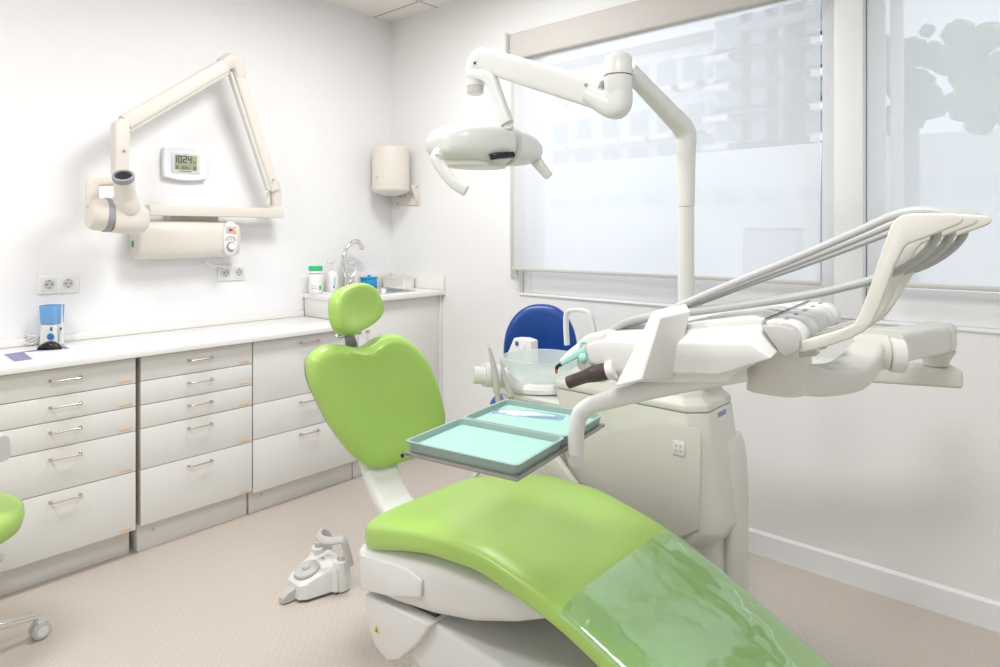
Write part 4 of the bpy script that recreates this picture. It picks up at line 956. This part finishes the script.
# whip arms
WP = [(0.021, 1.178), (0.036, 1.184), (0.060, 1.194), (0.086, 1.205), (0.102, 1.214), (0.110, 1.229), (0.123, 1.268), (0.137, 1.318), (0.150, 1.360), (0.157, 1.371), (0.165, 1.376), (0.176, 1.378), (0.226, 1.377), (0.233, 1.375), (0.236, 1.368), (0.232, 1.362), (0.215, 1.354), (0.192, 1.343), (0.171, 1.334), (0.166, 1.328), (0.155, 1.303), (0.146, 1.273), (0.137, 1.244), (0.127, 1.219), (0.117, 1.205), (0.098, 1.192), (0.068, 1.178), (0.036, 1.166), (0.021, 1.165)]
def wx(x, z, yo): return x + (yo-.03)/.072*.017*max(0, min(1, (z-1.18)/.19))
def whip_at(yo):
    g = [prism([MH @ V((wx(x_, z_, yo), yo, z_)) for x_, z_ in WP], MH.to_3x3() @ V((0, .020, 0)), .003, 3)]
    return g
HY = [.03, .102, .174]
for i, yo in enumerate(HY):
    wh = obj('whip_arm', whip_at(yo), 'cream', t)
    obj('hose_guide', [prism([MH @ V((wx(x_, z_, yo), yo+.020, z_)) for x_, z_ in ((.165, 1.372), (.232, 1.372), (.225, 1.362), (.18, 1.345))], MH.to_3x3() @ V((0, .018, 0)), .003, 2)], 'cream', wh)
    y2 = yo+.027
    up_ = [(.226, 1.370), (.205, 1.379), (.178, 1.381), (.150, 1.374), (.108, 1.353), (.023, 1.312), (-.103, 1.255), (-.23, 1.196), (-.31, 1.168)]
    lo_ = [(.200, 1.365), (.204, 1.350), (.198, 1.333), (.186, 1.317), (.170, 1.303), (.150, 1.291), (.108, 1.274), (.023, 1.248), (-.138, 1.213), (-.26, 1.190), (-.31, 1.165)]
    for k in (0, 1):
        obj('upper_hose', tube([MH @ V((wx(x_, z_, yo), y2-.010+.014*k+(.0 if x_ > .1 else (.1-x_)*(.10-.1*i)), z_+.002*k)) for x_, z_ in up_], .0058, 10), 'hose', t)
    obj('lower_hose', tube([MH @ V((wx(x_, z_, yo), y2+.004+(.0 if x_ > .1 else (.1-x_)*(.02-.12*i)), z_)) for x_, z_ in lo_], .0062, 10), 'hose_dark', t)
# left end block, brown handle and side screen
obj('end_block', prism([MH @ V((x_, .004, z_)) for x_, z_ in ((-.352, 1.10), (-.352, 1.145), (-.330, 1.163), (-.298, 1.168), (-.298, 1.075), (-.335, 1.085))], MH.to_3x3() @ V((0, .16, 0)), .006, 3), 'white', t)
h0 = PD(612, 372, 1.17); h1 = PD(568, 383, 1.19)
hd_ = obj('side_handle', tube([PD(612, 370.5, 1.165), PD(602, 372, 1.17), PD(590, 375, 1.18), PD(578, 379, 1.20), PD(568.5, 382.5, 1.21)], [.0145, .0155, .0155, .012, .0118, .0118], 20), 'brown', t)
obj('handle_collar', tube([PD(608, 370.5, 1.166), PD(615, 369, 1.16)], .017, 20, smooth=False), 'white', hd_)
# wedge-shaped viewer panel on the near side
yw = -.10
wt = [hv for hv in ((652, 311), (661, 317), (642, 380.5), (614, 387.5))]
def wq(px, py, D): return PD(px, py, D)
wv_ = [wq(652, 311, 1.10), wq(661, 317, 1.06), wq(642, 380.5, 1.06), wq(614, 387.5, 1.08), wq(686, 303, 1.13), wq(691, 311.5, 1.10), wq(674, 378, 1.10), wq(650, 380, 1.15)]
obj('side_viewer', bev(wv_, [(0, 1, 2, 3), (4, 7, 6, 5), (0, 4, 5, 1), (1, 5, 6, 2), (2, 6, 7, 3), (3, 7, 4, 0)], .003, 2), 'white', t, ang=20)
obj('pivot_cap', cyl(MH @ V((-.145, .006, 1.128)), .013, .004, MH.to_3x3() @ V((0, -1, 0)), .001), 'white', t)
# tray arm
ta = [PD(745, 370, 1.10), PD(725, 374, 1.11), PD(690, 381, 1.15), PD(650, 389.5, 1.20), PD(613, 399, 1.26), PD(594, 404.5, 1.30), PD(582, 412, 1.325), PD(577, 424, 1.33), PD(576, 436, 1.33)]
obj('tray_arm', tube(ta, [.019, .019, .0185, .018, .0175, .0175, .0175, .017, .0165], 20), 'white', t)
vp = PD(576, 440, 1.33)
obj('tray_arm_post', cyl((vp.x, vp.y, PD(576, 455, 1.33).z), .0165, .055, b=.003), 'white', t)
ptm = V((vp.x-.045, vp.y-.02, 0))
# tray carrier (in line with room axes)
TX0, TX1, TY0, TY1, TZ = -.132, .132, -.196, .196, .902
MT = Matrix.Translation((2.470, -1.690, .004)) @ Matrix.Rotation(R(9), 4, 'Z')
obj('carrier_socket', tube([(vp.x, vp.y, TZ-.016), MT @ V((TX1+.008, .02, TZ-.020))], .015, 16, smooth=False), 'white', t)
obj('tray_carrier', [box((TX0-.003, TY0-.005, TZ-.009), (TX1+.004, TY0+.014, TZ-.0005), .003, M=MT), box((TX0-.003, TY1-.014, TZ-.009), (TX1+.004, TY1+.006, TZ-.0005), .003, M=MT),
                     box((TX0-.003, TY0+.014, TZ-.009), (TX0+.014, TY1-.014, TZ-.0005), .003, M=MT), box((TX1-.012, TY0+.014, TZ-.009), (TX1+.004, TY1-.014, TZ-.0005), .003, M=MT),
                     box((TX0+.01, -.012, TZ-.009), (TX1-.01, .012, TZ-.0005), .002, M=MT)], 'alu', t)
obj('pin', cyl(MT @ V((TX0+.001, TY0-.009, TZ-.007)), .0045, .004, MT.to_3x3() @ V((0, -1, 0)), .001, 12), 'black', t)

# trays
def tray(y0, y1, label):
    cx_, cy_ = (TX0+TX1)/2, (y0+y1)/2
    tc_ = MT @ V((cx_, cy_, TZ))
    tt = thing('instrument_tray', label, 'tray', tc_, R(9))
    lx, ly = TX1-TX0, y1-y0
    rings = [[MT @ V((cx_+x_, cy_+y_, z_)) for x_, y_ in rrect(lx-2*i_, ly-2*i_, .012)] for i_, z_ in ((.004, TZ), (.0, TZ+.019), (-.003, TZ+.0195), (-.003, TZ+.0207), (.003, TZ+.0207), (.007, TZ+.002), (.03, TZ+.002))]
    obj('rim', loft(rings), 'tray_rim', tt)
    rings = [[MT @ V((cx_+x_, cy_+y_, z_)) for x_, y_ in rrect(lx-2*i_, ly-2*i_, .008)] for i_, z_ in ((.0065, TZ+.009), (.011, TZ+.0035), (.03, TZ+.003), (.06, TZ+.003))]
    obj('paper_liner', loft(rings), 'tray_paper', tt)
    return tt
ym = (TY0+TY1)/2
tray(TY0, ym-.004, 'metal tray lined with pale green paper, empty, nearest the chair edge')
tray(ym+.004, TY1, 'metal tray lined with pale green paper holding the sealed pouch')
# sealed pouch
c_ = V((2.47, -1.62, TZ+.0045)); Mpo = Mrot(c_, R(-4))
pa = PZ(424, 409, TZ+.006)
cn = [PZ(px, py, TZ+.006) for px, py in ((490, 418), (497, 410), (568, 416), (561, 427))]
ctr = sum(cn, V())/4; ud = ((cn[2]+cn[3])-(cn[0]+cn[1])).normalized(); vd = V((-ud.y, ud.x, 0)); hl = .092; hw_ = .026
Mpo = Matrix.Translation((ctr.x, ctr.y, TZ+.0095)) @ Matrix.Rotation(math.atan2(ud.y, ud.x), 4, 'Z')
t = thing('sterile_pouch', 'clear sterile pouch with steel instruments lying on the far green tray', 'pouch', Mpo.translation)
obj('film', quadgrid(lambda u, v: Mpo @ V(((u-.5)*2*hl, (v-.5)*2*hw_, .0015+.009*math.sin(PI*u)**.4*math.sin(PI*v)**.6+.002*noise.noise(V((u*9, v*4, 0))))), 30, 12), 'pouch_film', t)
obj('paper_back', box((-hl, -hw_, .0), (hl, hw_, .0008), 0, M=Mpo), 'tray_paper', t)
for k in (-1, 0, 1): obj('instrument', tube([Mpo @ V((-hl*.8, k*.008, .004)), Mpo @ V((0, k*.009, .005)), Mpo @ V((hl*.75, k*.006, .004))], [.0015, .003, .0015], 8), 'steel', t)

# curing light with teal sleeve, hooked on the left end of the delivery table
t = thing('curing_light', 'white and teal handpiece with black tip and red point at the table end', 'handpiece', PD(575, 352, 1.22))
obj('handle', tube([PD(588, 344, 1.21), PD(583, 347, 1.21), PD(570, 355.5, 1.22), PD(561, 361.5, 1.225)], [.011, .012, .009, .004], 16), 'white', t)
obj('sleeve', bar([PD(586, 351, 1.20), PD(578, 354, 1.205), PD(566, 361, 1.215), PD(560.5, 366, 1.22)], .010, [.016, .014, .010, .004], V((0, 0, 1)), 6), 'teal', t)
obj('tip', tube([PD(561, 364, 1.215), PD(557.5, 366.5, 1.215), PD(556.5, 369, 1.215)], .0035, 10), 'black', t)
obj('tip_end', tube([PD(556.5, 369, 1.215), PD(556.3, 373.5, 1.215)], [.003, .002], 10, smooth=False), 'red', t)
obj('hook', [tube([PD(588, 343, 1.20), PD(582, 342, 1.20), PD(581, 345, 1.20)], .003, 8), blob(PD(583, 358, 1.20), (.008, .008, .010))], 'teal', t)

# ------------------------------------------------------------------ operating light on its pole
t = thing('operating_light', 'white dental operating light on a jointed pole above the chair', 'light', (2.40, -.68, .88))
PB = V((2.40, -.68, 0)); JT = V((2.343, -1.03, 0))
z_b = PD(690, 140, 2.245).z
topc = V((2.352, -.985, PD(628, 70, 2.03).z))
obj('pole_base', lathe([(0, .886), (.045, .886), (.043, .90), (.032, .905), (0, .905)], PB, 28), 'white', t)
obj('lower_pole', cyl((PB.x, PB.y, .9055), .0275, PD(690, 207, 2.245).z-.906, b=.001), 'white', t)
pb_ = V((PB.x, PB.y, z_b-.03))
def mixp(a_, b_, u_): return a_*(1-u_)+b_*u_
pth = [V((PB.x, PB.y, PD(690, 206.5, 2.245).z)), V((PB.x, PB.y, z_b-.10)), pb_, mixp(pb_, V((PB.x, PB.y, z_b+.03)), .7), mixp(V((PB.x, PB.y, z_b+.03)), topc, .08), mixp(V((PB.x, PB.y, z_b+.03)), topc, .3), mixp(V((PB.x, PB.y, z_b+.03)), topc, .7), topc]
obj('upper_pole', bar(pth, [.055, .057, .062, .066, .066, .060, .054, .05], [.055, .057, .062, .066, .066, .060, .054, .05], V((0, 1, 0)), 5, True, 2.8), 'white', t)
zj0, zj1 = PD(618, 95, 2.0).z, PD(618, 56, 2.0).z
obj('swivel_joint', lathe([(0, zj0-.02), (.034, zj0-.01), (.0425, zj0+.01), (.043, zj0+.055), (.0415, zj0+.057), (.0415, zj0+.059), (.043, zj0+.061), (.043, zj1-.01), (.036, zj1), (.018, zj1+.010), (0, zj1+.012)], JT, 36), 'white', t)
obj('joint_line', lathe([(.0422, zj0+.0572), (.0433, zj0+.0575), (.0433, zj0+.0588), (.0422, zj0+.0592)], JT, 36), 'darkgap', t)
E0 = PY(617, 98, -1.03); E1 = PY(592, 96, -1.03)
obj('elbow', bar([JT+V((0, 0, zj0+.01)), JT+V((-.005, 0, zj0-.032)), PY(606, 103, -1.03), PY(592, 95, -1.03)], [.084, .082, .076, .062], [.08, .078, .080, .085], V((0, 0, 1)) if False else V((0, 1, 0)), 8, True, 2.8), 'white', t)
obj('main_arm', bar([PY(601, 95.5, -1.03), PY(482, 59.5, -1.03)], [.092, .088], [.060, .056], V((0, 1, 0)), 1, False, 6), 'white', t)
obj('arm_screw', cyl(PY(586, 85, -1.0605), .006, .002, (0, -1, 0), .0005, 12), 'grey_plastic', t)
kt = PY(478, 62, -1.03)
obj('end_joint', bar([PY(488, 58, -1.03), PY(480, 60, -1.03), PY(475.5, 68, -1.03), PY(475.5, 86, -1.03)], [.075, .08, .068, .062], [.056, .058, .060, .062], V((0, 1, 0)), 8, True, 2.8), 'white', t)
ck = PY(475.3, 94.5, -1.03)
obj('joint_cap', cyl((ck.x, ck.y, ck.z), .031, .040, b=.006), 'lightgrey', t)
obj('screw', cyl(PY(475, 63, -1.0615), .006, .003, (0, -1, 0), .001, 12), 'black', t)
obj('drop_arm', bar([PY(470, 74, -1.045), PY(484, 75.5, -1.05), PY(492, 82, -1.05), PY(498, 98, -1.05), PY(507, 124, -1.05)], [.03, .038, .046, .046, .050], [.034, .036, .036, .034, .036], V((0, 1, 0)), 8, True, 4), 'white', t)
# lamp head
HC = PD(488, 146, 2.36)
ang_ = math.atan2(.92, .38)-PI/2
ML = Matrix.Translation(HC) @ Matrix.Rotation(R(-14), 4, 'Z') @ Matrix.Rotation(R(0), 4, 'Y')
# local y = long axis (near end is -y), local x = away/right, z up
def lring(y_, sx, sz, zo=0, xo=0, ex=2.5):
    out = []
    for i in range(36):
        a = 2*PI*(i+.5)/36; c_, s_ = math.cos(a), math.sin(a)
        zz = math.copysign(abs(s_)**(2/ex), s_); 
        zz = zz*(1.0 if s_ > 0 else 1.02)
        out.append(ML @ V((xo+sx*math.copysign(abs(c_)**(2/ex), c_), y_, zo+sz*zz)))
    return out
hd1 = [lring(-.235, .02, .012, -.012), lring(-.230, .05, .028, -.010), lring(-.20, .092, .052, -.004), lring(-.15, .122, .070, .002), lring(-.09, .132, .078, .004), lring(-.03, .130, .079, .004), lring(.02, .124, .076, .003), lring(.04, .118, .072, .002), lring(.046, .104, .062, .0)]
hd2 = [lring(.047, .100, .058, 0), lring(.062, .100, .058, 0), lring(.064, .100, .058, 0)]
hd3 = [lring(.065, .104, .060, 0), lring(.070, .116, .069, .002), lring(.11, .112, .066, .0), lring(.16, .094, .056, -.004), lring(.205, .060, .038, -.008), lring(.222, .025, .018, -.010)]
lh = obj('lamp_head', loft(hd1), 'white', t, ang=50)
obj('groove', loft(hd2), 'lightgrey', lh)
obj('lamp_tail', loft(hd3), 'white', t, ang=50)
obj('under_glass', loft([[ML @ V((.085*math.cos(a)*q_, -.06+.130*math.sin(a)*q_, z_)) for a in [2*PI*i/36 for i in range(36)]] for q_, z_ in ((1, -.060), (.98, -.080), (.8, -.084))]), 'cream', t, ang=50)
sx_ = .0
obj('sensor_window', bar([PD(490, 157.5, 2.235), PD(497, 156, 2.235), PD(505, 155.5, 2.25), PD(512, 155, 2.27)], .03, .022, V((0, 0, 1)), 4, True, 4), 'black', t)
obj('neck', bar([PY(507, 122, -1.05), PD(508, 130, 2.33), PD(503, 137, 2.34)], [.05, .045, .05], .036, V((0, 1, 0)), 5), 'white', t)
def lh_(pts, r0, r1):
    return tube(pts, [r0, r0, (r0+r1)/2, r1], 14)
hn = obj('grip', bar([PD(439, 152, 2.16), PD(437, 160, 2.14), PD(446, 174, 2.12), PD(455, 184, 2.11), PD(466, 191, 2.10)], [.040, .042, .036, .032, .024], .036, V((1, 0, 0)), 8, True, 2.6), 'white', t)
obj('grip_pin', cyl(PD(438.5, 157, 2.125), .013, .004, V((sn, -cs, 0)), .002), 'lightgrey', hn)
obj('grip', bar([PD(528, 152, 2.45), PD(534, 158, 2.45), PD(541, 167, 2.44), PD(549, 176.5, 2.43)], [.046, .044, .040, .032], .034, V((0, 1, 0)), 8, True, 2.6), 'white', t)
